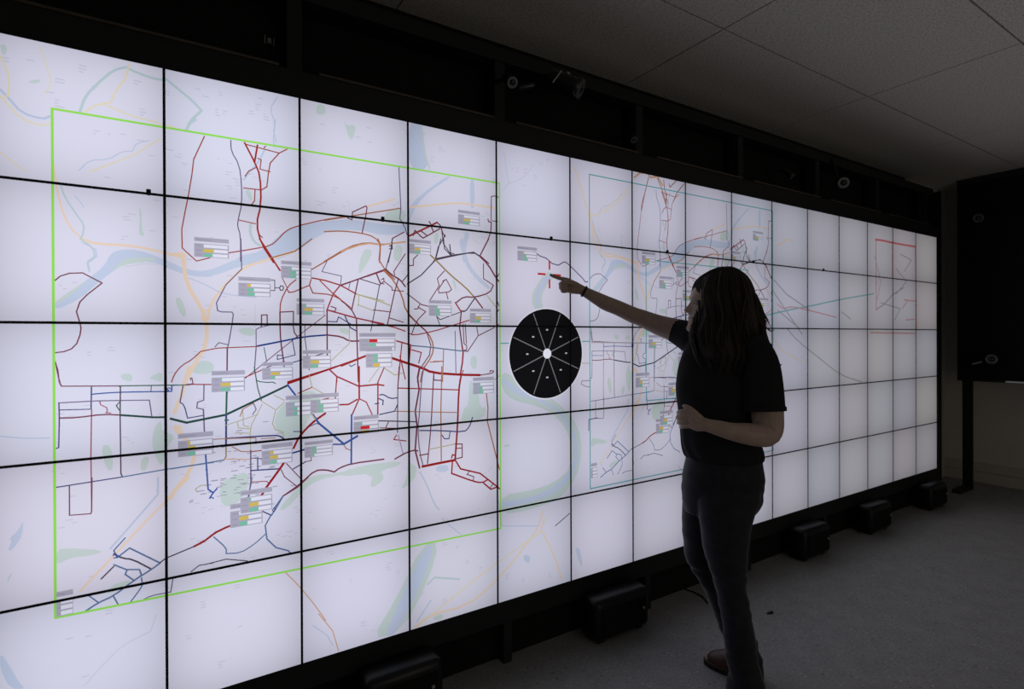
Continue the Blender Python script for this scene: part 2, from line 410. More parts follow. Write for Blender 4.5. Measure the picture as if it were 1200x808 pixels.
MAP_LINES = [
[1,2,70,197,1685,225,1675,310,1678,390,1664,432,1654,448,1639],
[1,2,51,130,1897,144,1779,167,1714,197,1685],
[1,2,112,408,1658,441,1663,448,1572,493,1489,505,1450,503,1377,478,1332,444,1263],
[1,2,79,508,1467,511,1490,533,1542,605,1629,680,1661,770,1698],
[1,2,51,491,1473,506,1490,513,1473,503,1450,491,1461,493,1478],
[1,2,110,456,1310,435,1222,416,1168],
[1,2,122,429,1123,418,1124,425,1107],
[1,2,110,425,1123,446,1082,472,1040,457,981,415,926,405,905],
[1,2,97,452,962,419,928,391,894],
[1,2,60,391,894,359,865,263,758,184,673],
[1,2,73,1186,1901,1383,1943,1432,1946,1566,1944],
[1,2,65,1021,1883,1126,1924],
[0,5,67,298,2208,268,2191,232,2144,203,2100,190,2051],
[0,5,73,298,2208,330,2197,378,2190,400,2197,439,2168,467,2148,493,2121,461,2080,452,2052],
[0,6,61,21,2075,38,2056,64,2021,109,2013,125,2025],
[0,4,50,306,2220,298,2173,272,2129,262,2095,222,2077,203,2054],
[0,4,47,242,2087,313,2065,388,2058,421,2052],
[0,4,29,103,2213,123,2147,127,2112,113,2085],
[0,4,45,21,2057,64,2003,104,1994,122,2003],
[0,4,44,21,2167,38,2125,40,2068,29,2054],
[0,4,36,20,1905,54,1876,76,1861],
[1,4,41,212,1883,313,1947,385,2012],
[1,6,27,187,1882,212,1917,256,1925,287,1955,313,1960,323,1987,355,2000],
[0,6,33,716,2216,692,2171,709,2125,702,2066,708,2045],
[1,6,51,373,974,372,922,255,781],
[1,6,56,1223,876,1252,823,1282,742,1305,712],
[1,3,38,735,597,778,541,831,459,867,395],
[0,3,36,843,426,891,351,911,274],
[0,6,36,823,391,871,342,891,300],
[0,7,37,367,557,352,509,282,488,235,444,195,400],
[0,2,77,1809,617,1779,543,1667,441,1542,349,1425,298,1268,305,1201,275],
[0,2,68,1818,583,1799,539,1877,394,1913,281],
[0,4,60,1799,531,1631,464,1475,402,1329,331,1209,273],
[0,5,71,1393,415,1284,448,1254,428],
[0,6,55,1268,361,1209,294],
[0,14,52,1959,582,1877,540],
[0,6,40,1579,702,1596,593,1780,558],
[0,6,36,1315,675,1402,594],
[0,6,33,17,1136,49,1129,75,1124,120,1121],
[1,6,26,193,1677,225,1659,227,1639,205,1616,209,1593],
[1,7,28,292,1612,336,1625,385,1626],
[1,6,31,455,1589,504,1569,548,1542,647,1534],
[1,7,27,644,1511,644,1434],
[0,7,40,1611,2192,1629,2081,1637,2060,1692,2083,1739,2122,1762,2165],
[0,7,40,1637,2064,1606,2025],
[0,6,33,710,2139,704,2096,712,2062],
[1,6,54,676,2031,660,1992,612,1920],
[1,5,81,632,1776,630,1746,643,1718,659,1708],
[0,5,75,477,2090,462,2076,450,2048],
[1,5,39,145,1839,156,1800,182,1754,199,1727,195,1697,189,1687,220,1662,222,1638,206,1622,210,1595],
[1,6,22,197,1778,192,1790,178,1808],
[1,8,37,501,2042,471,1963,466,1915,456,1846,447,1795,438,1739,439,1681,477,1643,514,1656],
[1,8,42,567,1676,637,1694,692,1710,714,1731,736,1760,765,1781,866,1817,927,1833],
[1,14,37,575,2043,576,2007,599,1968,606,1908,606,1838,596,1790,593,1766,602,1738,602,1651],
[1,14,37,603,1725,605,1626,559,1572,532,1513,535,1488,546,1484,576,1484,580,1477,576,1445,565,1376,562,1367],
[1,12,47,562,1367,561,1292],
[1,9,60,615,2043,645,1984,662,1940,664,1845,649,1778,664,1714,702,1654],
[1,9,61,659,1730,722,1628],
[1,9,60,654,2042,645,1984],
[1,8,41,618,2038,721,2027,746,2045],
[1,8,41,721,2027,693,1989,687,1955,682,1907,665,1894,612,1893],
[1,8,38,654,1998,665,1995,661,1963,693,1959],
[1,8,38,649,1966,628,1952,616,1932],
[1,8,38,646,1893,644,1854,635,1841],
[1,8,37,597,1786,647,1779],
[1,8,38,659,1743,668,1735],
[1,8,38,674,2036,679,2043],
[1,13,47,868,1815,962,1841,1151,1893],
[1,12,44,971,1858,1017,1885,1022,1877,1002,1783],
[1,12,43,968,1858,965,1828,949,1833],
[1,13,50,868,1775,930,1784,1000,1783,1047,1774,1072,1747,1067,1679],
[1,13,51,867,1669,955,1730,1020,1751,1074,1747,1168,1766],
[1,14,43,1144,2047,1151,1893,1147,1852,1168,1820,1175,1794],
[1,12,46,1114,1754,1118,1775,1164,1803],
[1,16,43,1114,1761,1111,1727,1101,1682],
[1,9,76,1179,1787,1275,1840,1301,1855],
[1,12,57,1301,1855,1317,1843,1324,1815,1336,1802],
[1,12,55,1200,1793,1208,1814,1233,1792,1241,1787,1290,1817,1313,1832],
[1,12,55,1233,1814,1259,1798],
[1,12,56,1275,1838,1286,1815],
[1,12,56,1267,1855,1278,1839],
[1,16,46,1320,1832,1328,1773,1363,1729],
[1,16,46,1336,1809,1305,1757,1293,1710],
[1,16,47,1355,1772,1360,1733,1371,1728],
[1,16,48,1282,1694,1293,1710,1367,1730,1464,1750,1493,1736,1531,1712],
[1,12,57,1493,1737,1544,1829,1549,1882,1536,1884,1532,1894],
[1,12,43,1547,1889,1549,1991,1562,1996,1588,1992],
[1,12,43,1553,1889,1579,1889],
[1,13,45,826,1746,770,1698,691,1668],
[1,13,50,823,1637,959,1729,1017,1749,1085,1747],
[1,9,54,823,1609,871,1602,923,1588,981,1558],
[1,10,54,923,1588,898,1556,876,1498],
[1,12,54,876,1498,876,1337],
[1,8,45,852,1601,895,1559,926,1535],
[1,8,45,817,1583,828,1556,892,1553,926,1535,964,1504],
[1,8,42,773,1600,747,1577,723,1525,721,1487],
[1,8,43,744,1565,750,1555,764,1557,817,1583,823,1606],
[1,10,50,923,1588,987,1613,1084,1650],
[1,12,50,987,1611,963,1500,980,1468],
[1,14,56,980,1468,983,1345,986,1237],
[1,12,50,721,1487,721,1434,723,1386,732,1319],
[1,8,34,727,1607,744,1571],
[1,14,33,877,1672,859,1633,927,1621,923,1588],
[1,12,42,889,1511,907,1505,904,1493,876,1498],
[1,10,59,876,1498,977,1471,1083,1450],
[1,12,31,870,1479,769,1398,614,1267],
[1,18,63,649,1372,723,1387,798,1403,876,1409],
[1,12,61,876,1409,926,1403,954,1386,990,1387],
[1,12,41,663,1437,664,1476,681,1477,681,1443],
[1,12,43,721,1487,764,1490,763,1422,778,1401],
[1,14,33,647,1369,647,1428,660,1435,682,1441,721,1448,790,1450,801,1441,801,1398],
[1,14,35,801,1398,815,1286],
[1,8,38,652,1371,495,1366,464,1332,435,1314,416,1287,409,1264],
[1,16,28,527,1371,538,1385,563,1378],
[1,21,30,671,1367,679,1321],
[1,14,38,647,1369,641,1286],
[1,17,34,760,1392,769,1340,712,1326,712,1341,729,1339],
[1,17,39,879,1457,910,1456,916,1474,970,1442],
[1,17,49,939,1477,957,1436,980,1423],
[1,16,42,1054,1641,1070,1603,1084,1600],
[1,16,38,991,1615,1070,1595],
[1,14,34,958,1600,952,1574],
[1,23,41,981,1558,1084,1536],
[1,23,34,990,1556,987,1514],
[1,23,34,888,1315,954,1378,954,1436],
[1,11,66,745,1248,882,1287,1016,1331],
[1,9,48,882,1287,909,1260,909,1240],
[1,9,38,614,1270,668,1294],
[1,12,36,679,1300,734,1319],
[1,17,38,763,1315,876,1347],
[1,16,39,726,1313,734,1301],
[1,16,30,692,1595,705,1595,705,1559,692,1559],
[1,16,31,705,1569,720,1569],
[1,16,36,720,1569,723,1576,730,1576,733,1570,730,1562,723,1561,720,1569],
[1,3,64,927,1711,1017,1749,1071,1746,1169,1766],
[1,13,52,1061,1768,1071,1746,1065,1689,1091,1650,1126,1619],
[1,16,39,1116,1773,1116,1746,1091,1657],
[1,16,39,1105,1745,1116,1749,1117,1734,1105,1734],
[1,12,57,926,1588,1091,1656],
[1,12,66,1091,1656,1115,1635,1147,1620,1168,1594],
[1,13,61,1084,1650,1125,1612,1157,1552,1167,1505,1211,1458,1262,1416,1285,1367,1277,1325,1236,1271,1228,1225],
[1,12,48,1178,1488,1218,1451,1255,1420,1272,1367,1266,1329,1225,1274,1215,1226],
[1,12,43,1168,1720,1122,1649,1126,1636],
[1,12,49,1140,1623,1125,1572,1097,1450],
[1,16,44,1157,1614,1179,1642],
[1,12,39,1054,1638,1070,1599,1084,1610],
[1,12,39,1084,1610,1115,1588,1115,1578,1161,1576],
[1,12,39,1074,1615,1083,1622,1084,1610],
[1,16,38,1067,1596,1033,1423],
[1,23,48,981,1558,1053,1539,1108,1520],
[1,23,38,984,1520,1043,1499],
[1,12,42,1043,1502,1104,1496],
[1,12,40,1104,1473,1160,1457],
[1,12,37,961,1500,939,1522,926,1531],
[1,10,52,1036,1457,1125,1437,1167,1423],
[1,16,52,1175,1604,1233,1642,1294,1706],
[1,12,44,1219,1720,1201,1702,1201,1678,1179,1675],
[1,16,55,1294,1706,1364,1726,1461,1750,1494,1734],
[1,12,77,1494,1734,1532,1704,1570,1650,1588,1632],
[1,16,42,1294,1706,1317,1792],
[1,24,65,1271,1724,1294,1706,1355,1652,1427,1602,1468,1563],
[1,12,68,1468,1563,1505,1520],
[1,16,43,1329,1793,1332,1754,1364,1726],
[1,16,43,1356,1770,1360,1738,1375,1736],
[1,12,53,1536,1812,1494,1738,1536,1708],
[1,12,46,1510,1706,1510,1643,1557,1618],
[1,12,60,1557,1618,1540,1585,1468,1563,1419,1565,1383,1539],
[1,10,66,1379,1540,1402,1507,1419,1504],
[1,16,56,1419,1504,1431,1511,1468,1560],
[1,23,46,1527,1573,1570,1526],
[1,12,42,1332,1665,1301,1632,1309,1604,1267,1542],
[1,12,43,1308,1575,1305,1589,1332,1628,1324,1622,1340,1631,1363,1592,1351,1581,1308,1575],
[1,12,43,1339,1580,1347,1552],
[1,12,45,1175,1567,1233,1527,1263,1521],
[1,12,44,1226,1527,1218,1510,1204,1509],
[1,12,44,1218,1517,1251,1500,1211,1461,1192,1409],
[1,12,66,1406,1500,1398,1438,1410,1358],
[1,11,73,1410,1358,1414,1337,1410,1293,1401,1250],
[1,10,49,1178,1416,1203,1407,1285,1423,1362,1445,1443,1469],
[1,16,39,1312,1445,1297,1483,1312,1469,1419,1507],
[1,12,44,1414,1453,1418,1373],
[1,12,44,1424,1453,1429,1373],
[1,12,44,1418,1373,1430,1365,1430,1347,1410,1344],
[1,12,45,1561,1439,1484,1405,1434,1340,1410,1344],
[1,12,45,1484,1405,1476,1446],
[1,25,50,1188,1368,1270,1360,1378,1346,1418,1342],
[1,11,60,1132,1386,1188,1370],
[1,11,105,1114,1321,1174,1300,1232,1281,1277,1259,1401,1246,1492,1241],
[1,12,46,1492,1241,1551,1246,1558,1255,1541,1258,1538,1251],
[1,9,87,925,1298,1012,1331],
[1,11,61,1188,1368,1181,1300],
[1,11,48,1192,1351,1232,1340,1221,1299],
[1,11,47,1153,1376,1145,1301,1138,1229],
[1,11,47,1145,1328,1166,1239],
[1,12,53,980,1465,986,1237],
[1,13,43,1327,1352,1322,1221],
[1,13,42,1284,1304,1327,1303,1269,1301],
[1,14,40,1378,1424,1381,1251],
[1,23,32,1062,1284,1025,1235],
[1,9,48,1083,1286,1059,1233],
[1,9,48,1414,1264,1397,1221],
[1,23,40,1086,1283,1124,1256,1156,1263],
[1,17,37,954,1300,960,1294,976,1303],
[1,12,47,1570,1642,1588,1673],
[1,12,47,1570,1499,1587,1519],
[1,9,47,1571,1447,1587,1454],
[1,12,47,1572,1560,1587,1526],
[1,21,39,407,1254,458,1253],
[1,10,40,449,1255,517,1251],
[1,12,30,458,1255,466,1257,463,1275,459,1274,460,1268],
[1,14,38,496,1250,495,1202,478,1197,476,1179,494,1173],
[1,14,45,494,1173,497,1088],
[1,17,35,439,1250,431,1200,442,1191,451,1149,494,1154],
[1,22,78,406,1151,448,1135,557,1151,651,1194,745,1237],
[1,11,77,745,1243,882,1287,906,1295],
[1,21,62,560,1232,558,1151],
[1,17,62,558,1151,557,1053],
[1,21,52,554,1134,564,1133],
[1,24,42,557,1053,557,1016,551,1005],
[1,20,45,406,996,496,1001,551,1005],
[1,3,32,551,1008,629,998],
[1,16,39,560,1232,562,1223],
[1,21,38,641,1304,651,1233,662,1191],
[1,21,36,646,1260,657,1253,687,1249,695,1251,706,1245],
[1,23,30,659,1191,706,1155,734,1180],
[1,23,31,706,1155,696,1110,705,1088,728,1080,732,1052],
[1,23,30,665,1178,648,1144,627,1102,629,1028],
[1,23,29,557,1117,603,1130,651,1144],
[1,23,29,590,1125,593,1105,627,1099],
[1,23,29,585,1091,624,1084],
[1,23,31,700,1206,734,1186],
[1,23,32,815,1267,824,1226,866,1199],
[1,23,29,606,1165,608,1112,624,1105],
[1,13,32,598,1142,606,1165,638,1183],
[1,14,35,638,1183,646,1162,635,1145],
[1,17,55,556,1074,705,1070,722,1064,733,1052],
[1,13,29,521,1075,556,1074,645,1067,645,1047],
[1,13,30,661,1063,705,1061],
[1,19,68,745,1237,771,1199],
[1,13,32,574,1046,600,1027,629,1023],
[1,14,46,629,1028,629,922,623,876],
[1,10,38,632,1023,661,1023],
[1,14,32,632,1001,661,996],
[1,17,41,650,999,650,960],
[1,17,49,631,960,713,955],
[1,10,33,631,922,677,918,683,911],
[1,11,83,736,979,710,943,672,892],
[1,11,82,661,873,666,880],
[1,11,81,762,1019,779,1054,803,1082,835,1110,869,1131],
[1,18,63,759,1003,820,1015],
[1,17,46,761,948,802,968],
[1,12,32,802,968,820,969,820,987],
[1,12,34,739,970,793,901],
[1,12,34,722,951,733,925,773,886],
[1,12,60,727,859,773,886,793,901,832,933,868,931,899,919,917,931,959,941,1081,942],
[1,20,50,699,822,727,859],
[1,19,77,826,1130,847,1097,933,1015],
[1,19,86,933,1015,982,1039],
[1,19,61,896,1018,933,1014],
[1,13,37,933,1012,940,999,956,990],
[1,9,64,989,1221,1055,1224,1082,1219],
[1,9,62,918,1158,950,1157,982,1173],
[1,10,61,882,1287,909,1260,989,1220],
[1,10,48,909,1260,903,1181],
[1,9,69,989,1293,989,1175],
[1,10,47,989,1175,1015,1161,1038,1110],
[1,10,56,989,1175,963,1119],
[1,19,68,961,1119,959,941],
[1,9,58,1059,1231,1058,1111],
[1,9,40,777,1207,824,1226],
[1,19,51,499,1037,503,969,506,917,520,904,510,888],
[1,19,51,520,904,531,916],
[1,19,41,515,890,521,886],
[1,23,33,501,932,484,932,471,923,476,913],
[1,17,32,817,1090,838,1098,847,1094],
[1,23,41,821,1135,835,1112],
[1,17,34,762,1077,788,1074],
[1,9,42,860,1181,881,1184],
[1,12,35,135,1321,142,1275,146,1265,209,1262,276,1259],
[1,21,38,276,1259,425,1254],
[1,12,32,282,1255,276,1259],
[1,12,34,132,1336,138,1311,141,1277],
[1,12,37,131,1562,145,1577,165,1586,194,1589,239,1562,204,1526,188,1505,180,1477,186,1452,190,1431,188,1411,180,1385,168,1370,152,1363,132,1360],
[1,17,37,212,1195,213,1259],
[1,19,40,212,1238,248,1240,291,1240,388,1236,409,1235,410,1252],
[1,26,35,213,1194,211,1061,212,903],
[1,14,34,139,1218,209,1218,232,1218,352,1212,358,1162],
[1,17,34,140,1218,141,1175,139,1092,132,1089],
[1,17,30,140,1198,209,1195],
[1,12,44,141,1175,179,1173,240,1178,282,1172],
[1,22,66,282,1172,361,1159,390,1157],
[1,16,36,281,1255,280,1174,281,999,285,988],
[1,17,37,285,988,133,980],
[1,20,39,285,988,392,996,521,1001],
[1,26,31,232,1216,234,1206,248,1197,250,1186,246,1182,258,1180],
[1,22,30,279,1211,271,1201,278,1187],
[1,16,24,357,1255,356,1238],
[1,19,39,395,1249,402,1236,395,1237],
[1,19,34,401,1247,407,1243],
[1,12,33,162,979,162,896,210,892,212,899,213,996],
[1,12,75,1225,1285,1216,1244,1222,1195,1206,1113,1213,1057,1205,962,1223,890],
[1,14,48,1243,1284,1232,1229,1224,1112,1216,1043,1223,952,1238,895],
[1,12,52,1284,1255,1280,1192,1272,1052,1256,903],
[1,13,53,1319,1282,1314,1105,1315,906],
[1,11,84,1405,1246,1393,1185,1388,1049,1376,906],
[1,9,52,1138,1206,1393,1185],
[1,13,38,1123,1119,1389,1093],
[1,17,49,1065,1111,1123,1119,1134,1142],
[1,17,49,1134,1169,1106,1168,1079,1186,1065,1184],
[1,17,48,1062,1171,1079,1163,1077,1146],
[1,17,48,1048,1152,1062,1154],
[1,16,50,1061,1088,1213,1071],
[1,12,39,1065,1061,1151,1051],
[1,12,42,1088,1059,1099,1081],
[1,12,50,1142,1288,1136,1206],
[1,16,43,1136,1206,1134,1037],
[1,17,54,1224,1036,1314,1027,1417,1011,1441,1029,1456,1068],
[1,17,46,1318,1009,1329,993,1349,991,1354,1019],
[1,23,43,1268,958,1376,967],
[1,12,51,1376,967,1408,963,1408,909,1376,906],
[1,12,44,1384,948,1408,947],
[1,12,52,1223,939,1260,941],
[1,11,106,1234,894,1298,898,1376,902],
[1,11,58,1360,911,1364,925,1376,920],
[1,11,68,1376,902,1400,863,1490,832,1528,801,1588,751],
[1,11,67,1364,897,1360,850,1457,804,1498,791,1528,801],
[1,11,69,1507,789,1541,758,1567,762],
[1,12,45,1428,837,1461,822,1457,804],
[1,12,44,1440,850,1432,837],
[1,12,46,1554,782,1536,762],
[1,13,58,1521,1167,1529,1103,1526,1044,1584,835],
[1,10,47,1119,1012,1169,1001],
[1,10,46,1130,1028,1119,1012],
[1,15,47,1137,1027,1154,961,1158,950],
[1,12,61,1123,937,1172,958,1205,962,1216,957],
[1,12,53,1284,1255,1284,1230,1315,1227],
[1,23,47,1560,1217,1590,1239],
[1,20,41,291,806,263,774,271,751],
[1,16,51,263,764,284,746,308,738,354,698],
[1,16,45,233,697,263,727],
[1,20,51,271,751,301,773,377,711],
[1,20,55,377,711,356,697,310,673,262,640,225,629,192,610],
[1,20,46,263,732,295,709,290,697,310,675],
[1,20,46,295,710,325,703,330,685,314,675],
[1,16,44,377,712,391,722,485,748],
[1,11,72,467,743,496,755,526,775,556,786,590,794],
[1,19,36,261,759,267,763,275,753,263,751],
[1,20,40,204,656,227,629],
[1,20,41,262,638,273,611],
[1,20,42,330,677,332,657,329,647,301,609],
[1,14,36,331,609,354,617,404,615,410,655],
[1,16,35,458,665,480,680,519,679],
[1,16,36,496,679,556,683,618,663],
[1,20,40,521,762,556,720,556,701,597,694,639,714,675,743],
[1,20,50,689,800,672,770,677,724,705,689,744,670,750,661],
[1,12,57,728,860,774,883,809,912],
[1,17,44,664,819,691,801],
[1,20,56,691,801,705,821,728,860],
[1,17,30,694,817,700,825,704,818,699,812,694,817],
[1,14,43,621,874,630,919,632,937],
[0,14,57,1766,1775,1796,1760,1831,1752,1852,1739,1863,1731,1898,1725,1913,1733,1927,1741,1938,1743,1953,1736,1975,1721,2020,1688,2042,1672,2054,1659,2062,1656,2071,1660],
[0,2,66,1991,2189,2033,2091,2097,1932,2130,1859,2174,1803,2243,1800,2362,1778],
[0,4,48,2086,1973,2141,1983,2256,2071,2351,2150],
[0,3,104,2376,2198,2413,2226,2463,2236,2489,2216,2541,2228,2580,2188],
[0,13,62,2476,2214,2444,2114,2425,2039],
[0,13,59,2541,2219,2573,2168,2606,2098],
[0,13,59,2587,2217,2593,2171,2613,2109],
[0,13,60,2627,2204,2634,2186,2688,2232],
[0,13,61,2744,2221,2688,2166,2660,2115],
[0,27,63,2089,1423,2095,1372,2498,1364],
[0,27,59,2088,1191,2034,1191,2029,1177,2061,1162,2081,1161],
[0,31,108,3470,1523,3714,1562,3958,1593,4336,1650,4813,1709],
[0,27,86,3562,1745,3695,1662,3958,1567],
[0,29,96,3599,1598,3656,1566,3754,1587,3958,1565,4289,1525],
[0,27,78,3599,1559,3714,1505,3833,1449],
[0,27,104,4853,1594,4963,1630,5120,1717,5298,1777],
[0,29,121,5298,1679,5516,1675],
[0,29,109,5267,1611,5359,1670],
[0,29,111,5327,1521,5483,1527],
[0,2,78,3600,1963,3658,1985,3696,2011,3765,2006],
[0,27,83,4359,1564,4480,1516],
[0,30,165,5501,2121,5515,1444],
[0,30,172,4841,2113,4951,2118,5121,2113,5501,2116],
[0,30,100,4847,2114,4853,1587],
[0,30,96,5107,2114,5106,1854],
[0,29,135,4764,1420,5503,1414],
[0,27,78,4638,1061,4344,1123,4072,1248,3821,1364,3697,1446],
[0,2,71,3542,1393,3632,1312,3869,1225],
[0,27,86,3543,1683,3726,1528,3870,1408],
[0,27,82,4830,1992,4921,1806,4868,1663],
[0,27,88,5167,1918,5340,1827,5166,1719],
[0,27,86,4920,1645,5237,1608,5138,1513],
[0,27,90,5239,2036,5429,2003,5311,1907],
[0,14,55,2128,1010,2076,1006,2075,954]]
MAP_BOXES = [
[1,471,1719,568,1657,0,1,2,0,0.4,0.35],
[1,595,1601,692,1537,1,2,2,0.15,0.28,0.32],
[1,725,1663,824,1604,2,2,2,0.1,0.3,0.3],
[1,774,1536,867,1479,2,1,2,0.1,0.42,0.4],
[1,793,1356,889,1293,0,1,2,0,0.42,0.38],
[1,665,1317,762,1259,0,1,2,0,0.42,0.2],
[1,517,1294,613,1226,2,1,2,0.05,0.4,0.4],
[1,990,1416,1128,1349,3,2,1,0.3,0.25,0.38],
[1,1014,1363,1114,1288,2,2,1,0.25,0.25,0.35],
[1,1180,1779,1274,1723,0,1,2,0,0.35,0.35],
[1,1264,1546,1363,1484,2,2,2,0.15,0.28,0.3],
[1,1445,1517,1545,1458,0,1,2,0,0.35,0.3],
[1,1393,1917,1493,1860,0,1,2,0,0.4,0.35],
[0,1678,1794,1781,1732,1,2,2,0.1,0.25,0.35],
[1,738,1201,821,1130,2,2,2,0.1,0.25,0.25],
[1,819,1202,915,1135,2,2,2,0.1,0.25,0.25],
[1,968,1112,1061,1045,2,3,1,0.1,0.5,0.45],
[1,425,1102,521,1029,1,1,2,0.1,0.3,0.3],
[1,662,1042,759,973,1,1,2,0.15,0.35,0.3],
[1,798,1036,894,981,2,2,2,0.2,0.2,0.1],
[1,568,858,664,781,0,1,2,0,0.4,0.35],
[1,598,897,694,822,2,1,2,0.08,0.4,0.4],
[1,1458,1232,1558,1163,2,2,2,0.1,0.25,0.3],
[1,132,684,169,614,0,0,0,0,0,0]]
